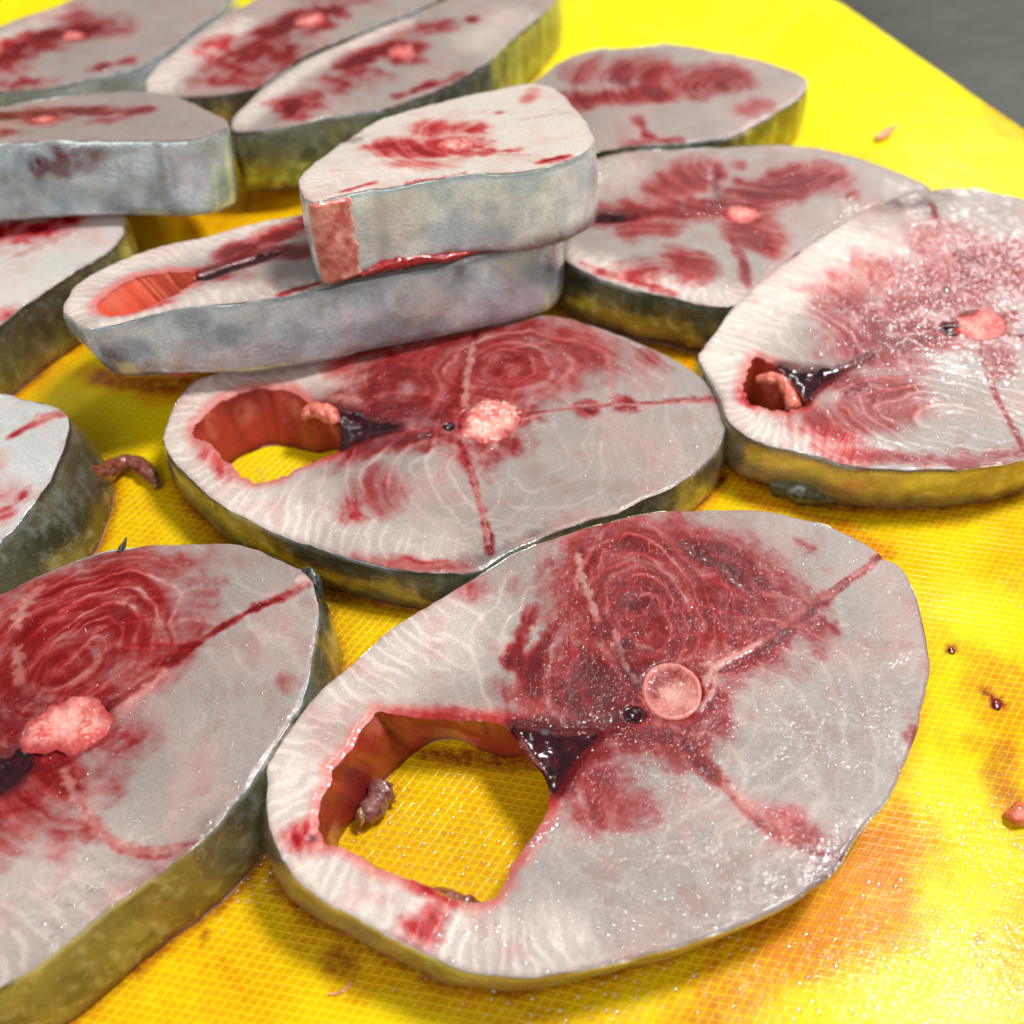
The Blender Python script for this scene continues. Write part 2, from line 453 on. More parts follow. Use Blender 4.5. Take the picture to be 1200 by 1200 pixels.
    for i, (pts, w, st) in enumerate(spec.get('dark', [])):
        dk = np.maximum(dk, st*stroke_mask(V, pl, pts, w, 0.7, i+4, warp*0.4))
    # ---- colour
    c = np.repeat(spec.get('base', GREY_FLESH)[None], len(V), 0)*(0.97+0.06*big+0.04*(mid-0.5))[:, None]
    c = mix(c, lin((196, 180, 172)), 0.12*sstep(0.45, 0.8, fbm(V[:, 0]*0.07, V[:, 1]*0.07+9, 3, 3)))
    c = mix(c, CREAM, white*0.85)
    c = c*(1-0.16*combz*(1-comb)*sstep(0.3, 0.6, mid+0.1))[:, None]
    c = mix(c, PALE, np.clip(comb*combz*0.75+rings*0.6, 0, 0.8))
    flush = 0.16*sstep(0.36, 0.85, fbm(V[:, 0]*0.09+30, V[:, 1]*0.09, 6, 4))*(1-0.6*white)
    c = mix(c, lin((214, 146, 142)), flush)
    if holes: c = mix(c, lin((200, 84, 76)), 0.75*sstep(3.4, 0.2, dh+2.0*(mid-0.4)))
    streak = mid.copy()
    if spec.get('rings'):
        wsum = 0
        acc = 0
        for (cc_, rx, ry, rot, sp, R, st) in spec['rings']:
            q = V+warp*1.3-pl.at([cc_])[0]; a = math.radians(rot)
            x = (q[:, 0]*math.cos(a)+q[:, 1]*math.sin(a))/rx; y = (-q[:, 0]*math.sin(a)+q[:, 1]*math.cos(a))/ry
            rr = np.hypot(x, y)*math.sqrt(rx*ry); ang = np.arctan2(y, x)
            w_ = np.exp(-(rr/(R*0.8))**2)*st+1e-4
            acc = acc+w_*fbm(np.cos(ang)*1.1+7+sd, np.sin(ang)*1.1+rr*0.9, 2, 4); wsum = wsum+w_
        streak = acc/wsum
    b = blood*(0.25+0.75*mid+1.0*sstep(0.3, 0.7, streak))*(0.75+0.5*fin)*0.95
    ring_in = np.clip(blood*1.6, 0, 1)
    b = b*(1-0.65*np.clip(rings, 0, 1)*ring_in)+0.05*sstep(0.5, 0.8, fbm(V[:, 0]*0.2+3, V[:, 1]*0.2+sd, 5, 4))
    b = np.clip(b, 0, 1.5)*spec.get('bleed', 1.85)
    dens = np.stack([0.26*b+0.13*np.clip(b-0.55, 0, 1.6)**2, 1.75*b+0.6*b*b, 1.75*b+0.5*b*b], 1)
    c = c*np.exp(-dens)
    # thin red lines between the muscle blocks
    if spec.get('rings'):
        off = np.zeros(len(V))
        for (cc, rx, ry, rot, sp, R, st) in spec['rings']:
            q = V+warp*1.3-pl.at([cc])[0]; a = math.radians(rot)
            x = (q[:, 0]*math.cos(a)+q[:, 1]*math.sin(a))/rx; y = (-q[:, 0]*math.sin(a)+q[:, 1]*math.cos(a))/ry
            rr = np.hypot(x, y)*math.sqrt(rx*ry); ang = np.arctan2(y, x)
            ph = (rr/sp)**0.9+0.5*(mid-0.5)+2.2*(big-0.5)+0.3*np.sin(ang*2+sd)+0.35
            off = np.maximum(off, np.exp(-((ph-np.round(ph))/0.10)**2)*sstep(R, R*0.6, rr)*st*(0.25+0.75*sstep(0.5*sp, 2.5*sp, rr))*sstep(0.38, 0.62, fbm(ang*1.7+sd+9, rr*0.2, 1, 3)))
        c = mix(c, lin((104, 10, 15)), off*np.clip(0.05+ring_in, 0, 1)*0.85)
    c = mix(c, lin((206, 116, 106)), pinkm*(0.15+0.7*mid))
    c = mix(c, lin((150, 30, 32)), sstep(0.0, 0.25, palem)*(1-sstep(0.3, 0.7, palem))*0.45)
    c = mix(c, lin((226, 190, 178)), palem*0.5)
    c = mix(c, lin((72, 22, 30)), dk*(0.5+0.6*mid))
    edge = sstep(1.6, 0.0, d)
    c = mix(c, lin((150, 110, 104)), 0.35*edge*sstep(0.4, 0.6, fbm(run*0.12+sd, run*0, 2, 3)))
    for q in clots:
        dq, _, _ = seg_dist(V, q, True)
        c = mix(c, RED_DK, sstep(2.2, 0.0, dq+1.5*(mid-0.5))*0.9)
    # ---- relief (mm)
    rel = spec.get('relief', 1.0)
    h = -0.30*sstep(0.6, 0.0, d)**1.5+0.55*(big-0.5)+2.0*(fbm(V[:, 0]*0.02+sd, V[:, 1]*0.02, 3, 2)-0.5)+0.09*(mid-0.5)
    h = h+rel*(0.11*comb*combz+0.04*rings-0.04*ring_in*mid+0.010*(fin-0.5))
    h = h+0.14*palem-0.35*dk-0.15*pinkm*0
    if holes: h = h-0.5*sstep(1.5, 0, dh)
    for (pc, ra) in spec.get('vessel', []):
        h = h-1.6*sstep(ra*1.15, ra*0.7, np.hypot(*(V-pl.at([pc])[0]).T))
    for (pc, ra, rb, rot, kind) in spec.get('bone', []):
        q = V-pl.at([pc])[0]; a = math.radians(rot)
        e_ = np.hypot((q[:, 0]*math.cos(a)+q[:, 1]*math.sin(a))/ra, (-q[:, 0]*math.sin(a)+q[:, 1]*math.cos(a))/rb)
        h = h-1.3*sstep(0.98, 0.7, e_)
    for q in clots:
        i_ = inside(V, q); dq, _, _ = seg_dist(V, q, True)
        h = h-np.where(i_, 1.6*sstep(0, 1.5, dq)+0.5, 0.5*sstep(1.2, 0, dq))
    # ---- thing and parts
    ctr = out.mean(0)
    base = pl.shifted(-spec['t']).world([ctr+sl])[0]
    root = bpy.data.objects.new('fish_steak', None); col.objects.link(root)
    root.location = base; root.empty_display_size = 0.01
    tag(root, spec['label'], 'fish steak', 'raw fish steaks on the yellow board')
    part = lambda name, P, F_, mat, colors=None, under=None: make(name, P, F_, mat, under or root, colors, origin=base)
    bl = pl.shifted(-spec['t'])
    Vb, Fb, _, _, _ = grid_region(out+sl, bottoms, 2.4)
    for (tp, tr, tv) in spec.get('tuck', []):
        Vb = Vb+np.array(tv)*np.exp(-(np.hypot(*(Vb-sl-pl.at([tp])[0]).T)/tr)**2)[:, None]
    hb0 = 0.05+(spec['lift'][2]*np.exp(-(np.hypot(*(Vb-sl-pl.at([spec['lift'][0]])[0]).T)/spec['lift'][1])**2) if 'lift' in spec else 0)
    P = np.vstack([pl.world(V, h), bl.world(Vb, hb0)])
    Cb = np.repeat(lin((190, 150, 138))[None], len(Vb), 0)
    flesh = part('flesh', P, np.vstack([F, Fb[:, ::-1]+len(V)]), M_FLESH, np.vstack([c, Cb]))
    # skin band
    nn = nrm2(out)
    prof = [(-0.3, -0.8), (-0.10, -0.48), (0.0, -0.40), (0.08, -0.52), (0.12, -0.9)]
    rimh = 0.42*sstep(0.5, 0.72, fbm(np.arange(len(out))*0.12+sd+3, np.arange(len(out))*0, 5, 3))
    NR = 20
    n = len(out); rings_v = []; rc = []
    arc = np.concatenate([[0], np.cumsum(np.linalg.norm(np.diff(out, axis=0), axis=1))])
    big_e = np.interp(np.arange(n), np.arange(n), fbm(arc*0.06+sd, arc*0, 4, 3))
    hrim = 0.55*(fbm(out[:, 0]*0.05+sd, out[:, 1]*0.05, 4, 3)-0.5)-0.10+2.0*(fbm(out[:, 0]*0.02+sd, out[:, 1]*0.02, 3, 2)-0.5)
    sk = spec.get('skin', (lin((150, 156, 154)), lin((62, 70, 70))))
    for (o_, hh) in prof:
        rings_v.append(pl.world(out+nn*o_, hrim+hh+rimh))
        rimn = sstep(0.42, 0.62, fbm(arc*0.08+sd+3, arc*0, 5, 3))
        rc.append(mix(mix(np.repeat(sk[1][None], n, 0), lin((150, 138, 124)), 0.4), lin((190, 198, 198)), rimn))
    for r in range(1, NR+1):
        f = r/NR
        o_ = 0.22+spec.get('bulge', 0.9)*math.sin(f*math.pi)*0.8+0.7*(fbm(arc*0.09+sd, arc*0+f*1.3, 3, 3)-0.5)*math.sin(min(1, f*1.2)*math.pi/2)
        if r == NR: o_ = o_-0.5
        q = out+nn*np.atleast_1d(o_)[:, None]+sl*f
        for (tp, tr, tv) in spec.get('tuck', []):
            q = q+np.array(tv)*f**1.6*np.exp(-(np.hypot(*(out-pl.at([tp])[0]).T)/tr)**2)[:, None]
        hh = -0.85-(t_mm-0.9)*f
        if 'lift' in spec: hh = hh+spec['lift'][2]*f*np.exp(-(np.hypot(*(out-pl.at([spec['lift'][0]])[0]).T)/spec['lift'][1])**2)
        rings_v.append(pl.world(q, hrim*(1-f)+hh))
        mot = fbm(arc*0.13+sd, arc*0+f*t_mm*0.13, 1, 4); mot2 = fbm(arc*0.5+sd, arc*0+f*t_mm*0.35, 5, 3)
        cc = mix(np.repeat(sk[0][None], n, 0), sk[1], sstep(0.35, 0.7, mot)*0.7)
        cc = mix(cc, lin((214, 222, 222)), sstep(0.55, 0.75, mot2)*0.35)
        cc = mix(cc, lin((150, 128, 92)), 0.30*sstep(0.5, 0.7, fbm(arc*0.07+sd+20, arc*0+f*2, 2, 3)))
        rb = sstep(0.80, 1.0, f+0.35*(fbm(arc*0.2+sd, arc*0, 6, 3)-0.55))*spec.get('wetfoot', 0.8)
        cc = mix(cc, lin((96, 18, 14)), rb*0.8)
        if spec.get('skin_blood'):
            a3 = pl.world(q, hrim*(1-f)+hh)-ORG; z = a3@FWD
            sx = 600+FPX*a3[:, 0]/z; sy = 600-FPX*(a3@UP)/z
            for (pt, w, st) in spec['skin_blood']:
                cc = mix(cc, lin((104, 18, 20)), st*sstep(w, w*0.4, np.hypot(sx-pt[0], sy-pt[1])+14*(mot2-0.5)))
        rc.append(cc)
    PV = np.vstack(rings_v); PC = np.vstack(rc); FF = []
    for r in range(len(rings_v)-1):
        a = r*n+np.arange(n); b_ = r*n+(np.arange(n)+1) % n
        FF.append(np.stack([a, a+n, b_+n, b_], 1))
    FF = np.vstack(FF)
    part('skin', PV, FF, spec.get('skin_mat', M_SKIN), PC)
    if 'patch' in spec:          # the slit end of the belly: bare red flesh, no skin
        ends = pl.at(spec['patch']); ia, ib = [int(np.argmin(np.hypot(*(out-e).T))) for e in ends]
        if (ib-ia) % n > n/2: ia, ib = ib, ia
        ids = (ia+np.arange((ib-ia) % n+1)) % n
        ids_f = np.linspace(0, len(ids)-1, 40); base_r = np.array([rings_v[r] for r in range(3, len(rings_v))])
        hr_ = np.linspace(0, len(base_r)-1, 44); base_v = np.array([base_r[int(q_)]*(1-(q_-int(q_)))+base_r[min(int(q_)+1, len(base_r)-1)]*(q_-int(q_)) for q_ in hr_])
        nw = np.stack([nn[:, 0], nn[:, 1]], 1)
        PVp = []; PCp = []
        for r in range(base_v.shape[0]):
            for c_ in ids_f:
                i0 = int(c_); i1 = min(i0+1, len(ids)-1); w_ = c_-i0
                if c_ not in (ids_f[0],): c_j = min(max(c_+1.6*(float(fbm(np.array([c_*0.05+2]), np.array([r*0.3]), 1, 3)[0])-0.5)*c_/(len(ids)-1)*2, 0), len(ids)-1.001); i0 = int(c_j); i1 = min(i0+1, len(ids)-1); w_ = c_j-i0
                p_ = base_v[r][ids[i0]]*(1-w_)+base_v[r][ids[i1]]*w_; no = nw[ids[i0]]
                bul = 0.35+0.9*math.sin(math.pi*c_/(len(ids)-1))**0.5*(0.6+0.8*float(fbm(np.array([c_*0.5]), np.array([r*0.24]), 2, 4)[0]))
                if r < 2 or r > base_v.shape[0]-3: bul *= 0.3
                if c_ in (ids_f[0], ids_f[-1]): bul = -0.2
                PVp.append(p_+(pl.e1*no[0]+pl.e2*no[1])*bul/1000)
                nz_ = float(fbm(np.array([c_*0.45]), np.array([r*0.22+3]), 4, 4)[0])
                nz_ = min(1, max(0, (nz_-0.3)/0.4)); ed_ = math.sin(math.pi*c_/(len(ids)-1)); bc_ = lin((212, 142, 124))*(1-nz_)+lin((176, 86, 74))*nz_; ew_ = max(0, 1-ed_*3.0); PCp.append(bc_*(1-ew_)+lin((226, 196, 178))*ew_)
        NC = 40; FF2 = [(r*NC+c_, (r+1)*NC+c_, (r+1)*NC+c_+1, r*NC+c_+1) for r in range(base_v.shape[0]-1) for c_ in range(NC-1)]
        part('slit_end', np.array(PVp), FF2, M_CAVITY, np.array(PCp))
    # cavity walls
    wall = None
    for hi, hq in enumerate(holes):
        n = len(hq)
        hbq = bottoms[hi]
        if np.sum(hq[:, 0]*np.roll(hq[:, 1], -1)-np.roll(hq[:, 0], -1)*hq[:, 1]) < 0: hq = hq[::-1].copy(); hbq = hbq[::-1].copy()
        nh = nrm2(hq); arc = np.arange(n)*np.linalg.norm(hq[1]-hq[0])
        wr = []; wc = []
        NW = 20
        cav = spec.get('cavity', (lin((178, 66, 44)), lin((104, 14, 16))))
        for r in range(NW+1):
            f = r/NW
            o_ = 0.25*(1-f)+1.6*(fbm(arc*0.12+sd, arc*0+f*1.2, 2, 4)-0.5)*math.sin(min(f*2, 1)*math.pi/2)
            wr.append(pl.world(hq*(1-f)+hbq*f+nh*np.atleast_1d(o_)[:, None], (1-f)*(2.0*(fbm(hq[:, 0]*0.02+sd, hq[:, 1]*0.02, 3, 2)-0.5)+0.55*(fbm(hq[:, 0]*0.05+sd, hq[:, 1]*0.05, 4, 3)-0.5))-0.42-(t_mm-0.5)*f))
            st = fbm(arc*0.28+sd, arc*0+f*0.5, 4, 4); st2 = fbm(arc*0.05+sd, arc*0+f*0.4, 6, 2)
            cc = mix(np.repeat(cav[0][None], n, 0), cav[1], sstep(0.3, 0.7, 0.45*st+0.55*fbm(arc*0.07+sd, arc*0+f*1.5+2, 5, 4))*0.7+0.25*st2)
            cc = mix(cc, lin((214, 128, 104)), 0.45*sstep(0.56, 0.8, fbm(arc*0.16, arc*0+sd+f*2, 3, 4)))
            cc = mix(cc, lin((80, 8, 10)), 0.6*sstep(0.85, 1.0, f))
            if r == 0: cc = np.repeat(lin((196, 84, 74))[None], n, 0)
            wc.append(cc)
        FF = []
        for r in range(NW):
            a = r*n+np.arange(n); b_ = r*n+(np.arange(n)+1) % n
            FF.append(np.stack([a, b_, b_+n, a+n], 1))
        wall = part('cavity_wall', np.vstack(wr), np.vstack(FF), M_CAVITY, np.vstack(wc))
    # clotted blood
    for q in clots:
        Vq, Fq, dq, _, _ = grid_region(q, [], 0.45)
        hb = 2.0*(fbm(Vq[:, 0]*0.02+sd, Vq[:, 1]*0.02, 3, 2)-0.5)-1.1+0.55*sstep(0, 2.0, dq)*0-0.35*sstep(0.5, 3, dq)+0.9*(fbm(Vq[:, 0]*0.5, Vq[:, 1]*0.5+sd, 3, 3)-0.5)+0.5*sstep(0.8, 0, dq)
        part('blood_clot', pl.world(Vq, hb), Fq, M_CLOT, under=wall)
    # backbone
    for bi, (pc, ra, rb, rot, kind) in enumerate(spec.get('bone', [])):
        o = pl.at([pc])[0]; a0 = math.radians(rot); th = np.arange(120)*2*math.pi/120
        amp = 0.08 if kind == 'disc' else 0.6
        wob = 1+amp*2*(fbm(np.cos(th)*1.1+5+sd, np.sin(th)*1.1+5+bi, 2, 3)-0.5)
        ex, ey = ra*wob*np.cos(th), rb*wob*np.sin(th)
        poly = o+np.stack([ex*math.cos(a0)-ey*math.sin(a0), ex*math.sin(a0)+ey*math.cos(a0)], 1)
        Vq, Fq, dq, _, _ = grid_region(poly, [], max(0.26, s*0.7))
        q = Vq-o; X = q[:, 0]*math.cos(a0)+q[:, 1]*math.sin(a0); Y = -q[:, 0]*math.sin(a0)+q[:, 1]*math.cos(a0)
        nA = fbm(Vq[:, 0]*0.38+sd, Vq[:, 1]*0.38, 4, 4); nB = fbm(Vq[:, 0]*1.5, Vq[:, 1]*1.5+sd, 6, 3)
        if kind == 'disc':
            f = np.hypot(X/ra, Y/rb)+0.10*(nA-0.5); an = np.arctan2(Y, X)
            hh = 0.10*np.exp(-((f-0.86)/0.07)**2)-0.6*np.exp(-(f/0.62)**4)+0.3*(nB-0.5)+0.05
            cc = mix(np.repeat(lin((196, 124, 112))[None], len(Vq), 0), lin((140, 40, 38)), sstep(0.34, 0.68, nA)*0.8)
            cc = mix(cc, lin((226, 184, 166)), 0.5*np.exp(-((np.hypot(X-1.2, Y+0.8))/3.0)**2))
            cres = sstep(-0.35, 0.7, -np.cos(an+0.75)+0.6*(nA-0.5))*np.exp(-((f-0.56)/0.2)**2)
            cc = mix(cc, lin((124, 20, 22)), cres*0.95)
            cc = mix(cc, lin((208, 128, 118)), np.exp(-((f-0.86)/0.05)**2)*sstep(0.25, 0.7, nA+0.1))
            cc = mix(cc, lin((130, 30, 30)), sstep(0.9, 1.0, f)*0.7)
        else:
            hh = 0.05+0.9*(nA-0.5)+0.5*(nB-0.5)-0.35*np.exp(-(np.hypot(X/ra, Y/rb)/0.35)**2)
            cc = mix(np.repeat(lin((224, 156, 143))[None], len(Vq), 0), lin((188, 56, 52)), sstep(0.34, 0.62, 0.6*nA+0.4*nB)*0.85)
            if kind == 'white': cc = mix(cc, lin((232, 196, 182)), 0.65*sstep(0.4, 0.64, nB))
            cc = mix(cc, lin((240, 212, 196)), 0.45*sstep(0.56, 0.72, nB))
            cc = mix(cc, lin((160, 34, 34)), sstep(3.2, 0.0, dq+3.0*(nA-0.5))*0.92)
        hh = hh-0.12-0.5*sstep(1.2, 0.0, dq)+2.0*(fbm(Vq[:, 0]*0.02+sd, Vq[:, 1]*0.02, 3, 2)-0.5)+0.55*(fbm(Vq[:, 0]*0.05+sd, Vq[:, 1]*0.05, 4, 3)-0.5)
        bone = part('backbone', pl.world(Vq, hh), Fq, M_BONE, cc)
    # holes of blood vessels beside the backbone
    for (pc, ra) in spec.get('vessel', []):
        o = pl.at([pc])[0]; NT = 24; PV = []; th = np.arange(NT)*2*math.pi/NT
        wob = 1+0.9*(fbm(np.cos(th)*1.2+5+sd, np.sin(th)*1.2+5, 3, 3)-0.5)
        for (f, hh) in ((1.25, -0.3), (1.0, 0.0), (0.8, -0.35), (0.5, -0.7), (0.0, -0.85)):
            hs = 2.0*(float(fbm(o[:1]*0.02+sd, o[1:]*0.02, 3, 2)[0])-0.5)+0.55*(float(fbm(o[:1]*0.05+sd, o[1:]*0.05, 4, 3)[0])-0.5)
            PV.append(pl.world(o+np.stack([ra*f*wob*np.cos(th), ra*0.75*f*wob*np.sin(th)], 1), hh+hs))
        FF = []
        for r in range(4):
            a = r*NT+np.arange(NT); b_ = r*NT+(np.arange(NT)+1) % NT
            FF.append(np.stack([a, b_, b_+NT, a+NT], 1))
        part('blood_vessel', np.vstack(PV), np.vstack(FF), M_CLOT, under=bone)
    # bubbles and beads of water
    bub = []
    for i, (pts, w, cnt, r0, r1) in enumerate(spec.get('bubbles', [])):
        q = smooth_open(pl.at(pts)); 
        seg = np.concatenate([[0], np.cumsum(np.linalg.norm(np.diff(q, axis=0), axis=1))]) if len(q) > 1 else np.array([0, 1e-6])
        if len(q) == 1: q = np.vstack([q, q+1e-6])
        u = rng.random(cnt)*seg[-1]
        p = np.stack([np.interp(u, seg, q[:, 0]), np.interp(u, seg, q[:, 1])], 1)+rng.normal(0, w*0.5, (cnt, 2))
        bub.append(np.column_stack([p, r0+(r1-r0)*rng.random(cnt)**2.2]))
    if s < 0.58:
        cnt = int(len(V)*s*s*0.08*spec.get('dew', 1.0)*(1.0 if s < 0.45 else 0.5))
        pk = V[rng.integers(0, len(V), cnt*3)]+rng.normal(0, 0.2, (cnt*3, 2))
        keep = fbm(pk[:, 0]*0.1+sd, pk[:, 1]*0.1+4, 2, 4) > 0.5
        pk = pk[keep][:cnt]
        bub.append(np.column_stack([pk, 0.10+0.26*rng.random(len(pk))**2.5]))
    if bub:
        bub = np.vstack(bub)
        ok = inside(bub[:, :2], out)
        for hq in holes: ok &= ~inside(bub[:, :2], hq)
        bub = bub[ok]
        # surface height by nearest grid vertex
        key = {}
        gi = np.round(V/s).astype(int)
        for k_, (a, b_) in enumerate(gi): key[(a, b_)] = k_
        PV = []; FF = []
        for (x, y, r) in bub:
            k_ = key.get((int(round(x/s)), int(round(y/s))))
            hz = h[k_] if k_ is not None else 0.0
            dome(PV, FF, pl, x, y, hz, r)
        o = part('water_bubbles', np.vstack(PV), FF, M_FILM, under=flesh)
        o['kind'] = 'stuff'
    if spec.get('foot', True): FOOT.append(bl.world(out+sl)[:, :2]*1000)
    return root

DOME = [(1.0, -0.15), (0.97, 0.2), (0.8, 0.52), (0.45, 0.78)]
def dome(PV, FF, pl, x, y, hz, r, flat=0.5):
    NT = 10; b0 = (len(PV)//5)*41; th = np.arange(NT)*2*math.pi/NT
    for (f, hh) in DOME:
        PV.append(pl.world(np.stack([x+r*f*np.cos(th), y+r*f*np.sin(th)], 1), hz+hh*r*flat))
    PV.append(pl.world(np.array([[x, y]]), hz+0.86*r*flat))
    for k in range(3):
        for j in range(NT):
            a = b0+k*NT+j; b = b0+k*NT+(j+1) % NT
            FF.append((a, b, b+NT, a+NT))
    for j in range(NT): FF.append((b0+3*NT+j, b0+3*NT+(j+1) % NT, b0+4*NT))

#@@SPECS
DS = dict
PL = lambda z, **k: Plane((0, 0, z), **k)
def plane_through(px, z, **k):
    return Plane(ground(px, z), **k)
SILVER = (lin((212, 220, 224)), lin((128, 146, 154)))
OLIVE_REFL = (lin((140, 138, 106)), lin((62, 64, 42)))  # silver skin with the yellow board's reflection and shade put into its colour
PALE_SK = (lin((196, 184, 144)), lin((136, 122, 78)))

STEAKS = []
# front steak, whole in view
STEAKS.append(DS(label='largest front steak whole in view with angular belly hole and round backbone disc', seed=1, plane=PL(0.015), t=0.015, res=0.29, skin=PALE_SK, slant=(-3.4, 2.8), bulge=0.5, comb=3.1,
  bleed=2.5, outline=[(314,905),(321,888),(345,850),(387,804),(419,776),(454,743),(492,716),(541,685),(580,662),(615,643),(650,631),(685,618),(732,604),(785,597),(837,597),(890,598),(932,606),(970,615),(1002,629),(1028,646),(1036,657),(1051,662),(1066,681),(1079,720),(1088,776),(1088,804),(1079,846),(1061,895),(1037,937),(1016,961),(998,990),(980,1020),(948,1043),(908,1065),(858,1087),(800,1106),(742,1121),(700,1131),(667,1139),(617,1145),(567,1143),(533,1137),(500,1120),(460,1100),(423,1078),(387,1060),(353,1037),(333,1010),(318,983),(313,950)],
  holes=[[(440,838),(468,836),(496,839),(527,841),(559,842),(585,847),(603,858),(617,880),(634,903),(646,930),(636,956),(622,980),(604,1012),(584,1046),(574,1054),(557,1058),(517,1048),(483,1032),(443,1020),(427,1007),(390,990),(379,981),(375,960),(378,933),(393,903),(419,867)]],
  hole_bottom=[[(513,868),(540,868),(565,880),(600,887),(640,886),(660,915),(652,955),(636,990),(612,1030),(588,1060),(550,1056),(500,1040),(440,1018),(400,1002),(396,985),(412,960),(440,930),(462,903),(485,882)]],
  clots=[[(599,848),(628,850),(662,856),(702,857),(684,880),(668,902),(653,928),(646,922),(632,897),(616,873)]],
  rings=[((756,718),0.75,1.3,12,3.0,22,0.95),((652,735),0.7,1.9,-6,3.6,17,0.55),((850,860),1.0,1.25,15,4.6,44,0.42),((760,930),1.5,1.0,-10,4.8,34,0.40),((720,780),0.8,1.3,10,5.0,44,0.38)],
  white=[([(345,900),(345,960),(370,1020),(430,1055),(500,1095)],15,1.0),([(390,820),(450,780),(520,740)],12,0.75),([(560,1100),(650,1105)],9,0.6)],
  blood=[([(785,850),(815,888),(850,922),(890,962),(940,990),(985,1004)],1.2,1.0),([(835,792),(890,764),(950,714),(1000,678),(1032,652)],1.1,1.1),([(680,640),(688,690),(718,740),(745,795)],1.4,1.2),([(690,670),(720,640),(790,640),(840,660),(900,700)],9,0.62),([(735,700),(800,720),(860,720)],17,0.62),([(743,706)],3.4,1.2),([(770,738)],7,0.5),([(795,632),(844,664),(890,706)],3.6,1.15),([(820,628),(876,664),(915,700)],2.6,0.95),([(862,650),(905,690)],1.8,0.8),
    ([(712,640),(745,622)],2.4,0.9),([(700,660),(690,640)],3,0.7),([(690,790),(720,800),(742,790)],8,1.1),([(680,820),(725,838)],6,1.15),([(716,751),(700,720)],3.4,0.9),([(728,770),(736,742)],3,1.0),
    ([(625,713),(608,744),(601,769),(615,790)],2.8,1.0),([(657,723),(640,744),(625,776),(625,804),(636,839)],2.6,0.9),([(670,740),(655,780),(660,820)],3.2,0.6),([(597,843),(636,850),(690,850)],2.6,1.1),([(470,842),(540,842),(600,850)],2.4,0.6),
    ([(848,790),(890,765),(918,744),(953,713),(970,699)],2.2,1.0),([(953,734)],3.6,0.75),([(880,745),(930,715)],3.4,0.6),([(940,636),(955,650)],3.2,0.6),([(960,706),(1000,677),(1030,654)],1.0,0.8),
    ([(781,846),(802,874),(830,902),(845,915)],2.0,1.0),([(690,880),(715,862),(767,860),(795,870)],6,0.75),([(708,916),(700,940)],6,0.55),([(740,945)],5,0.35),([(650,935),(670,905),(690,882)],3,0.85),
    ([(513,1057),(500,1080),(487,1100)],3,0.5),([(340,983),(362,985)],3.2,0.5),([(490,1035),(530,1052)],2.4,0.6),([(1075,862)],2.6,0.5),([(905,955),(960,985)],3,0.4),([(560,690),(545,690)],3,0.25),([(590,800),(640,830)],4,0.4)],
  pink=[([(827,786),(862,769),(904,744),(946,713),(984,688),(1023,660)],1.2,0.6),([(855,923),(876,947),(907,968),(939,993)],2.6,0.55),([(640,945),(622,985)],2.4,0.6),([(640,830),(590,835),(520,832)],2.8,0.45)],
  pale=[([(677,650),(680,672),(687,690),(700,722)],1.0,0.9),([(719,735),(732,776),(744,795)],0.7,0.6),([(825,800),(838,782),(880,758)],0.9,0.8),([(822,778),(850,776),(890,752)],0.6,0.7),([(815,830),(832,812),(838,790)],0.8,0.6),([(1000,675),(1022,662)],0.9,0.6),([(850,918),(878,948)],1.1,0.55)],
  dark=[([(688,795),(722,812),(736,800)],6,0.6),([(640,848),(700,846),(735,838)],3.0,0.7),([(742,703)],3,0.5),([(800,636),(850,668),(890,704)],1.6,0.5),([(722,755),(735,785)],1.6,0.6),([(935,1042),(978,1008),(1000,978)],4.0,0.65),([(742,835)],2.6,0.9),([(366,982)],1.2,0.8),([(660,840),(690,845)],2.0,0.4)],
  bone=[((788,808),6.2,6.9,0,'disc')], vessel=[((744,835),1.9)],
  bubbles=[([(560,1110),(650,1110),(760,1080),(860,1065),(960,1010)],9,190,0.18,0.62),([(850,1000),(930,900),(1000,820)],16,150,0.14,0.42),([(470,1080),(520,1090),(600,1085)],6,60,0.25,0.7),([(640,960),(620,990)],2.5,30,0.3,0.8),([(985,1000),(960,1030)],2.5,40,0.3,0.7),([(650,850),(730,840)],4,26,0.2,0.5),([(800,700),(760,660)],14,26,0.15,0.4)]))
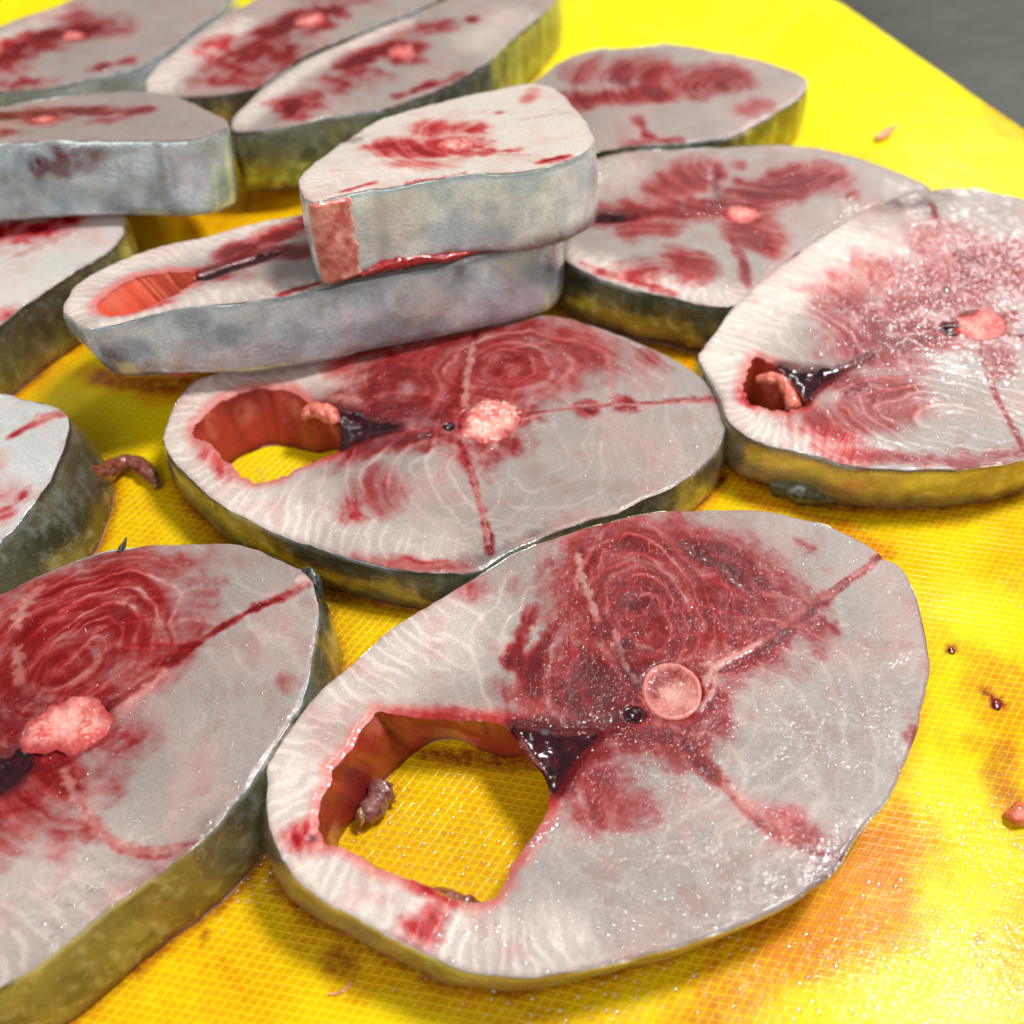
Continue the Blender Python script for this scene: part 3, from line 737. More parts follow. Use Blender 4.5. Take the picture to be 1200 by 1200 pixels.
# middle steak
STEAKS.append(DS(label='middle steak with open belly hole and white backbone, behind the largest front steak', seed=2, plane=PL(0.0138), t=0.0138, res=0.33, skin=OLIVE_REFL, slant=(0.5, -0.5), comb=3.2,
  outline=[(191,513),(196,490),(205,472),(225,448),(254,436),(300,424),(380,405),(460,388),(540,378),(611,372),(645,367),(690,380),(747,402),(798,428),(832,453),(851,479),(849,507),(832,536),(792,568),(755,586),(722,601),(685,610),(650,622),(613,635),(580,653),(554,668),(492,668),(424,655),(350,632),(293,609),(254,587),(214,553),(196,530)],
  holes=[[(225,503),(242,482),(271,462),(305,453),(339,457),(362,468),(386,482),(397,500),(396,524),(367,538),(333,553),(299,564),(286,557),(265,538),(248,521)]],
  hole_bottom=[[(252,575),(275,540),(300,527),(325,522),(373,530),(402,528),(395,560),(340,580),(300,590),(265,590)]],
  clots=[[(372,470),(392,474),(420,480),(447,488),(470,497),(440,508),(415,516),(400,523),(398,500),(388,482)]],
  rings=[((594,428),1.5,1.0,0,2.8,18,0.8),((462,450),1.2,0.9,20,3.2,13,0.45),((640,520),1.0,1.2,0,4.6,42,0.42),((520,560),1.1,1,0,4.6,40,0.42)],
  white=[([(235,462),(208,505),(250,570),(330,612)],13,1.0),([(270,447),(380,430)],8,0.8),([(400,620),(500,640)],9,0.4)],
  blood=[([(540,515),(553,550),(566,600),(574,645)],1.2,1.0),([(533,480),(546,440),(556,392)],1.6,1.3),([(590,486),(680,478),(760,474),(845,470)],0.9,0.8),([(429,462),(475,428),(520,434)],9,0.75),([(577,422),(620,420)],15,0.68),([(662,400),(690,420)],8,0.55),([(475,490),(531,473),(543,411)],4,0.95),([(395,530),(435,519),(497,507),(531,507)],4.2,0.9),([(440,480),(500,470)],6,0.9),([(424,604),(410,600)],2.6,0.75),([(446,564),(440,580)],6,0.42),([(415,590)],3,0.5),([(684,479)],3.0,0.95),([(730,476)],2.8,0.9),([(781,470),(830,468)],1.2,0.5),
    ([(543,524),(552,545)],1.8,0.8),([(588,434)],3.5,0.9),([(500,410),(560,395)],7,0.5),([(440,410),(400,430)],6,0.35),([(740,415),(775,430)],4,0.35),([(420,655),(540,665)],2.2,0.5),([(232,520),(262,560)],2,0.4),([(570,395),(640,380)],4,0.5)],
  pink=[([(600,640),(700,600)],2,0.4),([(260,455),(330,450)],2,0.4)],
  pale=[([(545,473),(548,439),(554,400)],0.9,0.75),([(611,490),(679,476),(747,476),(849,470)],0.6,0.55),([(552,545),(566,600),(571,635)],0.8,0.6),([(720,476),(712,420)],0.9,0.3),([(395,463),(420,468)],1.4,0.6)],
  dark=[([(440,470),(480,480),(520,488)],3.5,0.5),([(400,522),(470,512),(520,505)],2,0.45),([(543,663),(577,649),(611,640),(660,615)],3.6,0.65)],
  bone=[((571,493),7.6,6.4,5,'white'),], vessel=[((526,497),1.3)],
  bubbles=[([(560,430),(640,400),(700,440)],14,50,0.15,0.42),([(430,480),(520,500),(600,490)],7,60,0.15,0.5),([(600,600),(700,570),(800,520)],14,110,0.12,0.34),([(450,620),(550,600)],14,60,0.12,0.3),([(740,470),(690,480)],5,30,0.15,0.4)]))
# right steak
STEAKS.append(DS(label='bubbly steak cut by the right edge of the picture with a small dark belly hole', seed=3, plane=PL(0.0160), t=0.0160, res=0.33, skin=PALE_SK, slant=(0.4, 2.4), cav_slant=(-1, -7), comb=2.3, relief=1.8,
  outline=[(820,413),(825,430),(843,463),(853,490),(877,510),(910,523),(950,533),(1000,545),(1067,550),(1133,548),(1200,538),(1255,520),(1300,485),(1325,430),(1322,360),(1295,300),(1255,260),(1215,236),(1167,225),(1133,221),(1100,222),(1067,227),(1033,239),(1000,253),(960,278),(927,301),(893,327),(867,350),(843,380)],
  holes=[[(872,452),(875,437),(887,417),(908,426),(922,444),(936,458),(943,472),(927,480),(900,478),(880,470)]],
  clots=[[(911,427),(943,430),(987,430),(1020,417),(1000,428),(980,440),(957,457),(943,472),(934,456),(921,443)]],
  rings=[((1140,290),1.0,1.3,0,3.0,20,0.6),((1062,318),1,1.2,0,3.4,15,0.4),((1150,500),2.0,0.9,-15,3.2,30,0.7),((960,400),0.8,2.0,20,3.4,22,0.4)],
  white=[([(836,420),(868,372),(935,325),(1000,285)],13,1.0),([(860,482),(910,508),(985,528)],7,0.95)],
  blood=[([(1092,240),(1108,290),(1122,345)],1.3,1.1),([(1170,392),(1230,400),(1320,420)],1.2,0.9),([(1150,410),(1165,460),(1200,530)],1.2,0.8),([(1033,387),(1093,350),(1133,310)],14,0.75),([(1133,333),(1145,310)],7,0.95),([(1060,407),(1100,387),(1120,373)],5,1.0),([(987,360),(1020,320)],9,0.5),([(1000,410),(1050,415)],8,0.6),([(1000,453),(1013,467),(1045,458)],6,0.85),([(973,500),(1013,490),(1053,470)],8,0.6),([(960,525),(1000,535),(1133,541),(1190,532)],3.0,0.55),([(1193,333),(1180,300)],8,0.6),([(1090,280),(1110,320)],7,0.5),([(1160,400),(1175,430)],5,0.6),([(960,455),(1000,440)],3,0.8),([(870,460),(885,480)],2,0.5)],
  pink=[([(880,440),(880,420)],1.6,0.7),([(1020,330),(1070,280)],10,0.3)],
  pale=[([(1090,267),(1110,300),(1117,343)],0.9,0.7)],
  dark=[([(1035,243),(1073,237),(1096,229)],4.2,0.85),([(1088,250),(1094,240)],2.4,0.6)],
  bone=[((1150,380),6.0,5.6,20,'lump')], vessel=[((1114,386),2.2)],
  bubbles=[([(985,330),(1010,400),(1030,430)],11,260,0.22,0.8),([(1040,300),(1060,340)],12,120,0.2,0.7),([(1100,340),(1060,420)],12,120,0.2,0.75),([(980,500),(1080,520)],10,70,0.2,0.5),([(1100,470),(1190,480)],14,60,0.2,0.5),([(1170,280),(1190,300)],4,30,0.25,0.7)]))
# left front steak
STEAKS.append(DS(label='steak cut by the left edge in the foreground with salmon pink backbone', seed=4, plane=PL(0.0172), t=0.0172, res=0.37, skin=OLIVE_REFL, slant=(3.0, -2.2), comb=4,
  outline=[(0,695),(48,673),(97,654),(145,643),(193,638),(242,637),(285,638),(314,649),(338,661),(360,671),(368,688),(373,721),(368,765),(358,804),(338,842),(314,881),(290,920),(261,958),(232,990),(193,1021),(145,1055),(97,1089),(48,1127),(0,1158),(-70,1192),(-160,1205),(-240,1180),(-290,1110),(-290,1020),(-250,920),(-180,820),(-90,740)],
  rings=[((84,775),1.0,1.35,-25,3.2,27,0.75),((150,850),1.3,1,30,4.8,48,0.40)],
  white=[([(60,1050),(0,1100),(-60,1150)],18,0.4)],
  blood=[([(112,838),(180,795),(260,735),(360,686)],1.2,1.0),([(85,900),(95,940),(122,978),(165,1000),(230,992)],1.3,1.0),([(45,690),(30,730),(22,790)],1.5,1.0),([(29,746),(58,707),(121,678),(160,683)],8,0.85),([(97,731),(130,720)],19,0.66),([(48,780),(20,800)],11,0.8),([(193,760),(170,740)],8,0.55),([(169,784),(203,770),(234,746)],2.6,0.95),([(234,746),(238,725)],1.6,0.7),([(70,790),(62,770)],4,0.85),([(58,910),(19,939),(-20,960)],8,0.85),([(40,920),(80,930)],5,0.6),([(72,987),(78,970)],3,0.6),([(97,968),(118,977)],2.0,0.9),([(300,712),(329,702),(352,692)],1.5,0.8),([(-30,800),(-40,860)],14,0.9),([(110,680),(165,690),(190,720)],3,0.8),([(340,800)],3,0.25),([(0,700),(60,680)],4,0.4)],
  pink=[([(110,925),(120,975),(160,998)],1.8,0.6),([(140,835),(195,790)],2,0.5),([(120,1070),(200,1015),(240,985)],2.8,0.6)],
  pale=[([(20,735),(28,712),(43,692)],1.6,0.8),([(77,905),(92,939),(121,978),(160,997),(217,997)],1.2,0.75),([(145,833),(193,790)],1.3,0.6),([(345,688),(362,678)],1.8,0.9),([(20,760),(24,800)],1.4,0.5)],
  dark=[([(160,1045),(203,1007),(232,992),(265,955)],3.0,0.55),([(70,664),(120,652),(150,646)],2.2,0.4),([(20,830),(0,860)],6,0.35)],
  clots=[[(-60,885),(0,886),(25,876),(40,890),(29,910),(8,927),(-20,934),(-70,930)]],
  bone=[((80,853),9.2,6.8,28,'lump')],
  bubbles=[([(150,1060),(200,1020),(260,965),(320,880),(350,820)],3.2,150,0.2,0.62),([(120,950),(240,920)],12,40,0.2,0.5),([(60,1080),(130,1040)],6,40,0.3,0.8),([(100,850),(180,810)],6,40,0.2,0.5),([(60,720),(140,720)],12,50,0.15,0.4),([(340,680),(300,720)],6,30,0.15,0.4)]))
STEAKS.append(DS(label='steak corner with tall skin tinted olive by the board at the left edge, beside the string of tissue', seed=5, plane=PL(0.019), t=0.019, res=0.55, skin=OLIVE_REFL, slant=(6.5, -3.0), base=lin((182,184,180)),
  outline=[(0,459),(23,465),(51,471),(70,478),(78,488),(76,512),(68,539),(55,567),(35,594),(16,617),(0,633),(-60,690),(-150,740),(-260,750),(-330,700),(-340,620),(-300,540),(-210,480),(-100,455)],
  rings=[((-10,560),1,1,0,4,26,0.5)],
  blood=[([(10,512),(45,492),(70,482)],1.6,0.75),([(22,585),(35,580)],2.6,0.55),([(5,605)],3,0.4),([(-120,590)],20,0.6)],
  pink=[([(30,500),(70,482)],2.6,0.7)], pale=[([(45,488),(72,482)],1.4,0.6)],
  bubbles=[([(10,600),(50,560),(72,520)],3,26,0.15,0.4),([(-5,462),(30,468)],2,10,0.2,0.5)]))
STEAKS.append(DS(label='steak at the left edge under the silver steak with a red stain on its skin', seed=6, plane=PL(0.0185), t=0.0185, res=0.6, skin=OLIVE_REFL, slant=(1.5, -1.0), base=lin((190,186,180)),
  outline=[(-10,235),(39,226),(78,224),(110,228),(137,240),(148,253),(145,273),(129,293),(98,312),(70,332),(39,351),(0,381),(-60,420),(-140,440),(-210,420),(-240,370),(-220,310),(-150,260),(-80,240)],
  blood=[([(-40,275),(20,272),(75,262)],5,0.85),([(-60,300)],10,0.7),([(5,372),(20,360)],3,0.5)], pale=[([(20,300),(90,270)],1.4,0.4)],
  bubbles=[([(10,370),(60,338),(100,312)],2,20,0.2,0.5)]))
# stack in the middle
D1_BOT = plane_through((560, 388), 0.0146, tilt=15, roll=2.0)
D1_TOP = D1_BOT.shifted(0.0190)
D2_TOP = D1_TOP.shifted(0.0212)
STEAKS.append(DS(label='long silver sided steak with salmon belly hollow, lower one of the stacked pair', seed=7, plane=D1_TOP, t=0.0182, res=0.5, skin=SILVER, skin_mat=M_SILVER, skin_blood=[((537,308),12,0.9),((533,322),7,0.6),((130,425),20,0.6),((175,436),16,0.6)], slant=(0, 0.6), tuck=[((85,365),16,(3.5,2.5))], lift=((85,365),20,6.0), foot=False, comb=3, bulge=0.5, wetfoot=0.5, cav_slant=(9, 2.0),
  outline=[(75,365),(91,379),(112,382),(163,371),(215,360),(267,355),(318,348),(370,339),(422,328),(480,318),(540,306),(600,294),(640,284),(655,268),(652,240),(630,215),(580,205),(520,210),(450,226),(400,238),(360,248),(292,261),(241,274),(189,285),(137,303),(96,326),(77,349)],
  holes=[[(112,355),(134,334),(163,321),(199,315),(226,318),(214,336),(184,352),(150,364),(124,366)]],
  cavity=(lin((232,120,88)), lin((206,70,52))),
  clots=[[(226,320),(258,309),(298,297),(340,288),(310,303),(270,316),(240,326)]],
  white=[([(85,360),(95,335),(140,308),(220,284),(300,265)],9,0.95),([(120,378),(220,352),(350,335)],6,0.8)],
  blood=[([(267,297),(318,277),(365,259)],5,1.0),([(240,318),(300,300),(380,290)],4,0.95),([(215,330),(280,322)],4,0.5),([(150,368),(200,352)],2.4,0.5),([(330,345),(372,332)],1.6,0.8)],
  pink=[([(200,345),(240,330)],4,0.6)]))
STEAKS.append(DS(label='short thick steak resting on top of the stacked pair with red slit at its end', seed=8, plane=D2_TOP, t=0.0198, res=0.42, skin_mat=M_WHITE, skin=(lin((232,236,230)), lin((178,196,198))), slant=(0.6, 1.4), foot=False, bulge=0.4, wetfoot=0.9, jag=0.9,
  outline=[(351,207),(353,222),(358,233),(370,237),(403,228),(435,220),(467,216),(505,207),(562,200),(609,198),(650,191),(682,178),(696,165),(692,150),(679,131),(663,110),(644,99),(619,96),(587,101),(546,110),(505,121),(467,132),(441,140),(419,153),(387,175),(362,194)],
  patch=((362,236),(408,226)),
  rings=[((600,150),1.3,1,0,5,18,0.12)],
  white=[([(360,220),(400,205),(470,195)],7,0.7)], base=lin((196,188,176)),
  blood=[([(455,170),(498,174),(530,170)],5.5,1.05),([(500,150),(550,150)],6,0.55),([(555,176),(605,174)],2.4,0.8),([(587,131)],1.7,0.85),([(631,189),(668,183)],1.7,0.95),([(480,212),(545,199)],1.3,0.7),([(400,225),(440,212)],1.2,0.5),([(625,105),(615,120)],2.4,0.35),([(450,190),(520,190)],4,0.4)],
  dark=[([(403,166),(428,156)],2.4,0.7)], pale=[([(545,178),(620,180)],0.7,0.4),([(610,140),(670,130)],0.7,0.4)],
  bone=[((533,169),4.6,4.4,10,'lump')],
  bubbles=[([(480,210),(520,203)],1.4,30,0.2,0.5),([(625,187)],1.5,5,0.3,0.7)]))
# right middle and back
STEAKS.append(DS(label='steak behind the bubbly steak, its near skin facing the middle steak', seed=9, plane=PL(0.0166), t=0.0166, res=0.5, skin=OLIVE_REFL, slant=(0, -0.3), comb=3,
  outline=[(655,215),(672,198),(698,186),(736,178),(793,173),(855,168),(908,167),(954,171),(1004,183),(1054,201),(1090,219),(1064,225),(1031,238),(996,254),(958,279),(924,303),(890,330),(866,351),(832,354),(793,348),(747,337),(709,325),(678,312),(655,298),(640,280),(638,250)],
  rings=[((905,190),1.8,1,0,5,24,0.18),((780,320),2.0,1,0,4.4,22,0.25)],
  white=[([(664,300),(720,322),(790,338),(850,348)],7,0.7),([(670,220),(720,200)],9,0.4)],
  blood=[([(690,252),(755,247),(824,241),(890,243)],4.5,0.98),([(780,222),(824,199)],7,0.7),([(885,228),(931,212),(972,206)],7,0.85),([(975,205),(968,222)],3,0.6),([(855,264),(870,306),(880,335)],1.8,0.85),([(889,275),(880,262)],8,0.8),([(816,314),(800,305)],6,0.7),([(755,314),(740,318)],5,0.5),([(680,306),(720,322),(790,342)],1.6,0.6),([(1000,229),(990,222)],3.4,0.45),([(740,265),(780,262)],5,0.5),([(865,190)],3,0.4)],
  dark=[([(838,195),(838,215),(842,235)],2.0,0.75)], clots=[[(688,247),(720,248),(745,252),(722,257),(690,256)]],
  pink=[([(840,240),(890,248)],2.4,0.5)], bone=[((868,248),4.8,3.8,5,'lump')],
  bubbles=[([(800,245),(890,248)],5,22,0.35,0.8),([(740,240),(960,215)],12,20,0.3,0.6),([(990,250),(960,270)],2,8,0.5,1.1)]))
STEAKS.append(DS(label='farthest right steak on bare yellow board with olive skin at its tip', seed=10, plane=PL(0.0160), t=0.0160, res=0.6, skin=(lin((150,146,80)), lin((84,84,30))), slant=(-0.3, -0.2),
  outline=[(612,112),(640,84),(671,65),(698,59),(736,56),(782,52),(820,56),(870,65),(908,74),(942,88),(945,102),(931,118),(901,138),(870,155),(838,164),(793,168),(736,174),(698,181),(668,190),(630,178),(608,150)],
  rings=[((850,100),1.5,1,0,6,24,0.1)],
  blood=[([(672,120),(736,112),(775,110)],5,1.0),([(728,91),(735,80)],5,0.85),([(766,84),(740,80)],8,0.6),([(815,100),(858,91)],7,0.85),([(790,95),(830,90)],8,0.5),([(878,133),(890,125)],5,0.4),([(747,141),(763,170)],1.9,0.8),([(736,174),(792,168)],2.4,0.85),([(690,85)],9,0.5)],
  dark=[([(724,90),(732,105)],3.4,0.7)],
  bubbles=[([(840,163),(860,158)],1.5,8,0.5,1.1),([(900,80),(930,85)],3,8,0.3,0.7)]))
STEAKS.append(DS(label='leaning steak with red round spot at its left tip, behind the stacked pair', seed=11, plane=plane_through((460,100),0.0225,tilt=6), t=0.0185, res=0.55, skin=(lin((150,154,146)), lin((70,78,76))), slant=(0.5, 0),
  outline=[(270,141),(275,153),(298,152),(337,147),(375,138),(421,131),(452,125),(490,111),(528,96),(567,73),(605,42),(636,15),(653,-4),(650,-22),(610,-26),(560,-14),(509,5),(471,22),(413,46),(356,69),(310,99),(284,122)],
  white=[([(282,140),(320,105),(380,65),(470,28)],5,0.8),([(600,20),(560,50)],9,0.4)],
  blood=[([(344,126),(352,120)],7,1.0),([(405,76),(444,61),(480,52)],5,1.0),([(429,90),(400,95)],7,0.5),([(467,112),(505,97),(540,88)],2.6,0.85),([(553,25)],2.6,0.8),([(480,40),(520,30)],5,0.4)],
  pink=[([(480,100),(478,85)],1.2,0.5)],
  bone=[((472,61),4.6,4.6,20,'lump')]))
STEAKS.append(DS(label='steak at the top with bright backbone between two other steaks', seed=12, plane=plane_through((340,60),0.0195,tilt=3), t=0.0185, res=0.65, skin=(lin((140,126,106)), lin((84,76,64))),
  outline=[(170,97),(177,108),(207,111),(250,109),(292,104),(320,90),(356,66),(413,42),(471,17),(512,-2),(530,-30),(500,-62),(440,-70),(370,-45),(320,-18),(293,0),(267,12),(233,33),(207,57),(183,77)],
  white=[([(180,100),(215,70),(280,30)],8,0.9)],
  blood=[([(315,40),(352,22),(390,12)],6,0.95),([(298,77),(320,60)],14,0.6),([(260,57),(275,70)],9,0.5),([(230,95),(290,95)],4,0.4),([(400,-20)],14,0.6)],
  bone=[((364,23),5.4,5.0,10,'lump')],
  bubbles=[([(480,12)],2,6,0.5,1.1)]))
STEAKS.append(DS(label='steak filling the top left corner, its belly smeared light red', seed=13, plane=plane_through((100,60),0.0195,tilt=3), t=0.0185, res=0.65, skin=SILVER, skin_mat=M_SILVER,
  outline=[(-30,110),(0,108),(50,105),(100,93),(150,80),(173,72),(200,57),(233,30),(260,10),(272,-20),(250,-48),(200,-50),(140,-28),(83,0),(50,13),(0,30),(-60,60),(-100,85),(-80,105)],
  white=[([(-20,60),(60,18)],6,0.6)],
  blood=[([(15,60),(67,43),(112,36)],7,0.9),([(0,73),(-20,80)],9,0.7),([(110,80),(155,70)],3,0.85),([(0,100),(60,98)],4,0.45),([(90,20),(130,30)],8,0.35)],
  bone=[((87,41),3.4,3.4,0,'lump')],
  bubbles=[([(120,82),(140,76)],2,12,0.4,0.9)]))
STEAKS.append(DS(label='silver steak at the left edge with a dark red stain on its skin', seed=14, plane=Plane(ground((90,238),0.0192),tilt=20).shifted(0.0195), t=0.0195, res=0.55, skin=SILVER, skin_mat=M_SILVER, foot=False, bulge=0.3, wetfoot=0.3,
  outline=[(-60,128),(0,124),(50,115),(100,108),(160,105),(200,110),(233,122),(257,134),(269,143),(260,151),(230,160),(200,162),(150,161),(100,161),(50,163),(0,166),(-70,170),(-140,168),(-170,155),(-130,138)],
  skin_blood=[((45,195),17,0.95),((75,190),24,0.9),((100,185),26,0.55),((68,175),12,0.9),((115,175),22,0.35)],
  blood=[([(-60,142),(0,137),(60,130),(160,127)],5,0.95),([(110,140),(150,133)],4,0.6),([(0,156),(20,155)],4,0.5)],
  dark=[([(0,139),(25,137)],3,0.8)], pink=[([(-10,150),(60,140)],5,0.4)],
  bone=[((50,138),4.0,4.6,0,'lump')],
  bubbles=[([(70,158),(160,160)],1.5,26,0.3,0.8)]))
ROOTS = [steak(s) for s in STEAKS]

# ------------------------------------------------------------------ cutting board with its stains
def board():
    root = bpy.data.objects.new('cutting_board', None); col.objects.link(root); root.location = (-0.1, 0.15, -0.018)
    tag(root, 'yellow plastic cutting board with embossed grid and orange blood stains', 'cutting board')
    out = smooth_closed(BOARD_OUT, 300)
    V, F, d, _, run = grid_region(out, [], 1.3)
    G = PL(0.0)
    g = lambda px: np.array([ground(p)[:2]*1000 for p in px])
    wxy = np.stack([fbm(V[:, 0]*0.06, V[:, 1]*0.06, 1, 4)-0.5, fbm(V[:, 0]*0.06+40, V[:, 1]*0.06, 2, 4)-0.5], 1)
    n1 = fbm(V[:, 0]*0.03, V[:, 1]*0.03, 3, 4); n2 = fbm(V[:, 0]*0.16, V[:, 1]*0.16, 5, 4)
    wash = 0.36*sstep(0.40, 0.68, n1)+0.27*sstep(320, 130, V[:, 1])+0.03
    red = np.zeros(len(V)); wet = 0.25+0.5*sstep(0.45, 0.65, fbm(V[:, 0]*0.05+7, V[:, 1]*0.05, 6, 3))
    back = sstep(270, 340, V[:, 1]); wash *= 1-back; 
    for pts, w, st in [([(1160,790),(1185,860),(1199,920)],13,0.85),([(1045,990),(1005,1050),(930,1090)],19,1.15),([(960,1080),(890,1120),(830,1170)],16,0.9),([(640,1185),(520,1140),(400,1120),(350,1080)],11,0.75),([(225,1095),(255,1125),(280,1160)],6,0.75),([(560,1180),(700,1170)],10,0.6),
        ([(850,560),(940,590),(1020,640)],9,1.0),([(110,430),(200,450),(280,450)],10,0.8),([(230,265),(330,225)],14,0.85),([(120,545),(185,575)],9,0.55),([(385,790),(430,745)],5,0.8),([(700,390),(830,410)],12,1.0),([(1150,110),(1199,160)],9,0.6),([(955,175),(1010,190)],8,0.35),([(1180,980),(1100,1000)],7,0.35),
        ([(480,890),(640,900)],6,0.5),([(1085,700),(1095,850)],6,0.5),([(300,1010),(360,1090)],5,0.6),([(140,240),(250,242)],10,0.8),([(390,700),(480,700)],6,0.35),([(820,1195),(1000,1120)],6,0.5)]:
        dd, _, _ = seg_dist(V+wxy*16, smooth_open(g(pts)), False)
        wash = np.maximum(wash, st*sstep(w, w*0.2, dd+8*(n2-0.5)))
    for pts, w, st in [([(1115,762)],1.4,1.3),([(1168,826)],1.6,1.5),([(1153,808),(1165,822)],1.1,0.9),([(397,1126)],4.5,0.7),([(243,1094)],1.2,0.9),([(1040,985),(1040,1015)],5,0.22),([(1178,880),(1165,905),(1190,930)],4,0.45),([(1140,865)],3,0.4),([(840,565),(846,559)],1.2,1.2),([(880,545),(930,575),(1000,588)],3.4,0.95),([(960,590),(1080,590)],2.5,0.7),
        ([(330,1040),(360,1075),(400,1088)],2.2,0.8),([(120,440),(200,448),(270,441)],4,0.85),([(210,560),(290,640),(370,690),(480,708)],2.4,0.8),([(500,886),(560,890),(640,893)],2.4,0.9),([(388,720),(392,790)],1.6,0.7),([(40,245),(150,246),(260,236)],4,0.6),([(905,1028)],1.0,0.8),([(1150,1100)],1.0,0.6),([(1185,125)],3,0.4)]:
        dd, _, _ = seg_dist(V+wxy*4, smooth_open(g(pts)), False)
        red = np.maximum(red, st*sstep(w+0.6, w*0.3, dd+2.0*(n2-0.5)))
    for f in FOOT:
        lo, hi = f.min(0)-16, f.max(0)+16
        m = (V[:, 0] > lo[0]) & (V[:, 0] < hi[0]) & (V[:, 1] > lo[1]) & (V[:, 1] < hi[1])
        dd, _, _ = seg_dist(V[m], f[::2], True)
        back_m = 1-0.8*back[m]
        wash[m] = np.maximum(wash[m], back_m*0.85*sstep(11, 1, dd+9*(n1[m]-0.45)))
        red[m] = np.maximum(red[m], back_m*0.75*sstep(2.2, 0.2, dd+2.5*(n2[m]-0.45)))
    for pts, w, st in [([(480,960),(560,1000),(590,960)],12,1.0),([(1050,1170),(1199,1130)],14,1.0),([(1120,950),(1199,1000)],12,1.0),([(250,1040),(310,1020)],9,1.0),([(700,1180),(850,1150)],12,0.9),([(1090,740),(1100,680)],6,0.9),([(480,1195),(700,1195)],7,0.8)]:
        dd, _, _ = seg_dist(V+wxy*10, smooth_open(g(pts)), False)
        wet = np.maximum(wet, st*sstep(w, w*0.4, dd))
    h = -5.0*(1-np.sqrt(np.clip(1-(1-np.clip(d/5.0, 0, 1))**2, 0, 1)))+0.25*(n1-0.5)*sstep(0, 30, d)-0.2
    P = np.column_stack([V/1000, h/1000])
    n = len(out); nn = out-out.mean(0)
    C = np.column_stack([wash, red, wet])
    surf = make('chopping_surface', P, F, M_BOARD, root, C, origin=root.location)
    rim = []; 
    for (hh) in (-5.2, -9, -14, -17.5): rim.append(np.column_stack([out/1000, np.full(n, hh/1000)]))
    FF = []
    area = np.sum(out[:, 0]*np.roll(out[:, 1], -1)-np.roll(out[:, 0], -1)*out[:, 1])
    for r in range(3):
        a = r*n+np.arange(n); b_ = r*n+(np.arange(n)+1) % n
        FF.append(np.stack([a, a+n, b_+n, b_], 1) if area > 0 else np.stack([a, b_, b_+n, a+n], 1))
    make('board_edge', np.vstack(rim), np.vstack(FF), M_BOARD, root, np.repeat(np.array([[0.1, 0, 0.2]]), n*4, 0), origin=root.location)
    # beads of water held in the embossing
    PV = []; FF = []
    def beads(pts, w, cnt, r0, r1):
        q = smooth_open(g(pts)); seg = np.concatenate([[0], np.cumsum(np.linalg.norm(np.diff(q, axis=0), axis=1))])
        u = rng.random(cnt)*seg[-1]
        p = np.stack([np.interp(u, seg, q[:, 0]), np.interp(u, seg, q[:, 1])], 1)+rng.normal(0, w*0.5, (cnt, 2))
        lat = np.round((GINV@(p/1000).T).T)                    # one bead to a cell
        lat = np.unique(lat, axis=0)
        for c in lat:
            x, y = (c[0]*G1+c[1]*G2)*1000+rng.normal(0, 0.16, 2)
            dome(PV, FF, G, x, y, -0.12, r0+(r1-r0)*rng.random()**2, 0.5)
    beads([(430,985),(500,1000),(590,1000)],9,150,0.2,0.62); beads([(500,940),(600,960)],8,40,0.2,0.45)
    beads([(960,1180),(1080,1140),(1199,1120)],13,190,0.25,0.75); beads([(1110,940),(1199,990)],8,90,0.25,0.75); beads([(1110,1000),(1199,1080)],14,60,0.2,0.6)
    beads([(265,1050),(300,1020)],6,70,0.25,0.7); beads([(700,1150),(830,1130),(900,1090)],6,80,0.25,0.7); beads([(500,1190),(640,1185),(760,1190)],8,90,0.25,0.75)
    beads([(1095,720),(1095,690),(1110,740)],4,36,0.2,0.5); beads([(1010,625),(1040,640)],2.5,12,0.2,0.45); beads([(1130,600),(1115,605)],3,9,0.3,0.6); beads([(1150,700),(1199,690)],6,14,0.2,0.45)
    beads([(310,560),(300,565)],3,10,0.5,0.9); beads([(1035,1036),(1072,1035)],1.0,4,0.6,0.8)
    o = make('water_beads', np.vstack(PV), FF, M_FILM, surf, origin=root.location); o['kind'] = 'stuff'
board()

# ------------------------------------------------------------------ scraps
def tube(path, radii, seed=0, NT=14, rough=0.25):
    path = np.array(path, float); p = []
    q = smooth_open3(path); n = len(q); rr = np.interp(np.linspace(0, 1, n), np.linspace(0, 1, len(radii)), radii)
    T = np.gradient(q, axis=0); T /= np.linalg.norm(T, axis=1)[:, None]
    PV = []; FF = []
    for i in range(n):
        up = np.array([0, 0, 1.0]); a = np.cross(T[i], up); 
        if np.linalg.norm(a) < 1e-3: a = np.array([1.0, 0, 0])
        a /= np.linalg.norm(a); b = np.cross(a, T[i])
        th = np.arange(NT)*2*math.pi/NT
        r = rr[i]*(1+rough*2*(fbm(np.cos(th)*1.2+5+seed, np.sin(th)*1.2+i*0.35+5, 2, 3)-0.5))
        PV.append(q[i]+np.outer(r*np.cos(th), a)+np.outer(r*np.sin(th), b))
    for i in range(n-1):
        for j in range(NT): FF.append((i*NT+j, i*NT+(j+1) % NT, (i+1)*NT+(j+1) % NT, (i+1)*NT+j))
    FF.append(tuple(range(NT))[::-1]); FF.append(tuple((n-1)*NT+j for j in range(NT)))
    return np.vstack(PV), FF
def smooth_open3(p, k=7):
    a = smooth_open(p[:, :2], k); z = smooth_open(np.column_stack([p[:, 2], p[:, 2]]), k)[:, 0]
    return np.column_stack([a, z])
def scrap(name, px, zs, radii_mm, mat, label, cat, seed=0, rough=0.3):
    path = [np.append(ground(p, z)[:2], z) for p, z in zip(px, zs)]
    V, F = tube(path, np.array(radii_mm)/1000, seed, rough=rough)
    o = make(name, V, F, mat, None, origin=path[0]); o.location = path[0]
    return tag(o, label, cat)
M_TISSUE = plain_wet('grey_pink_tissue', (150, 96, 88), (96, 60, 58))
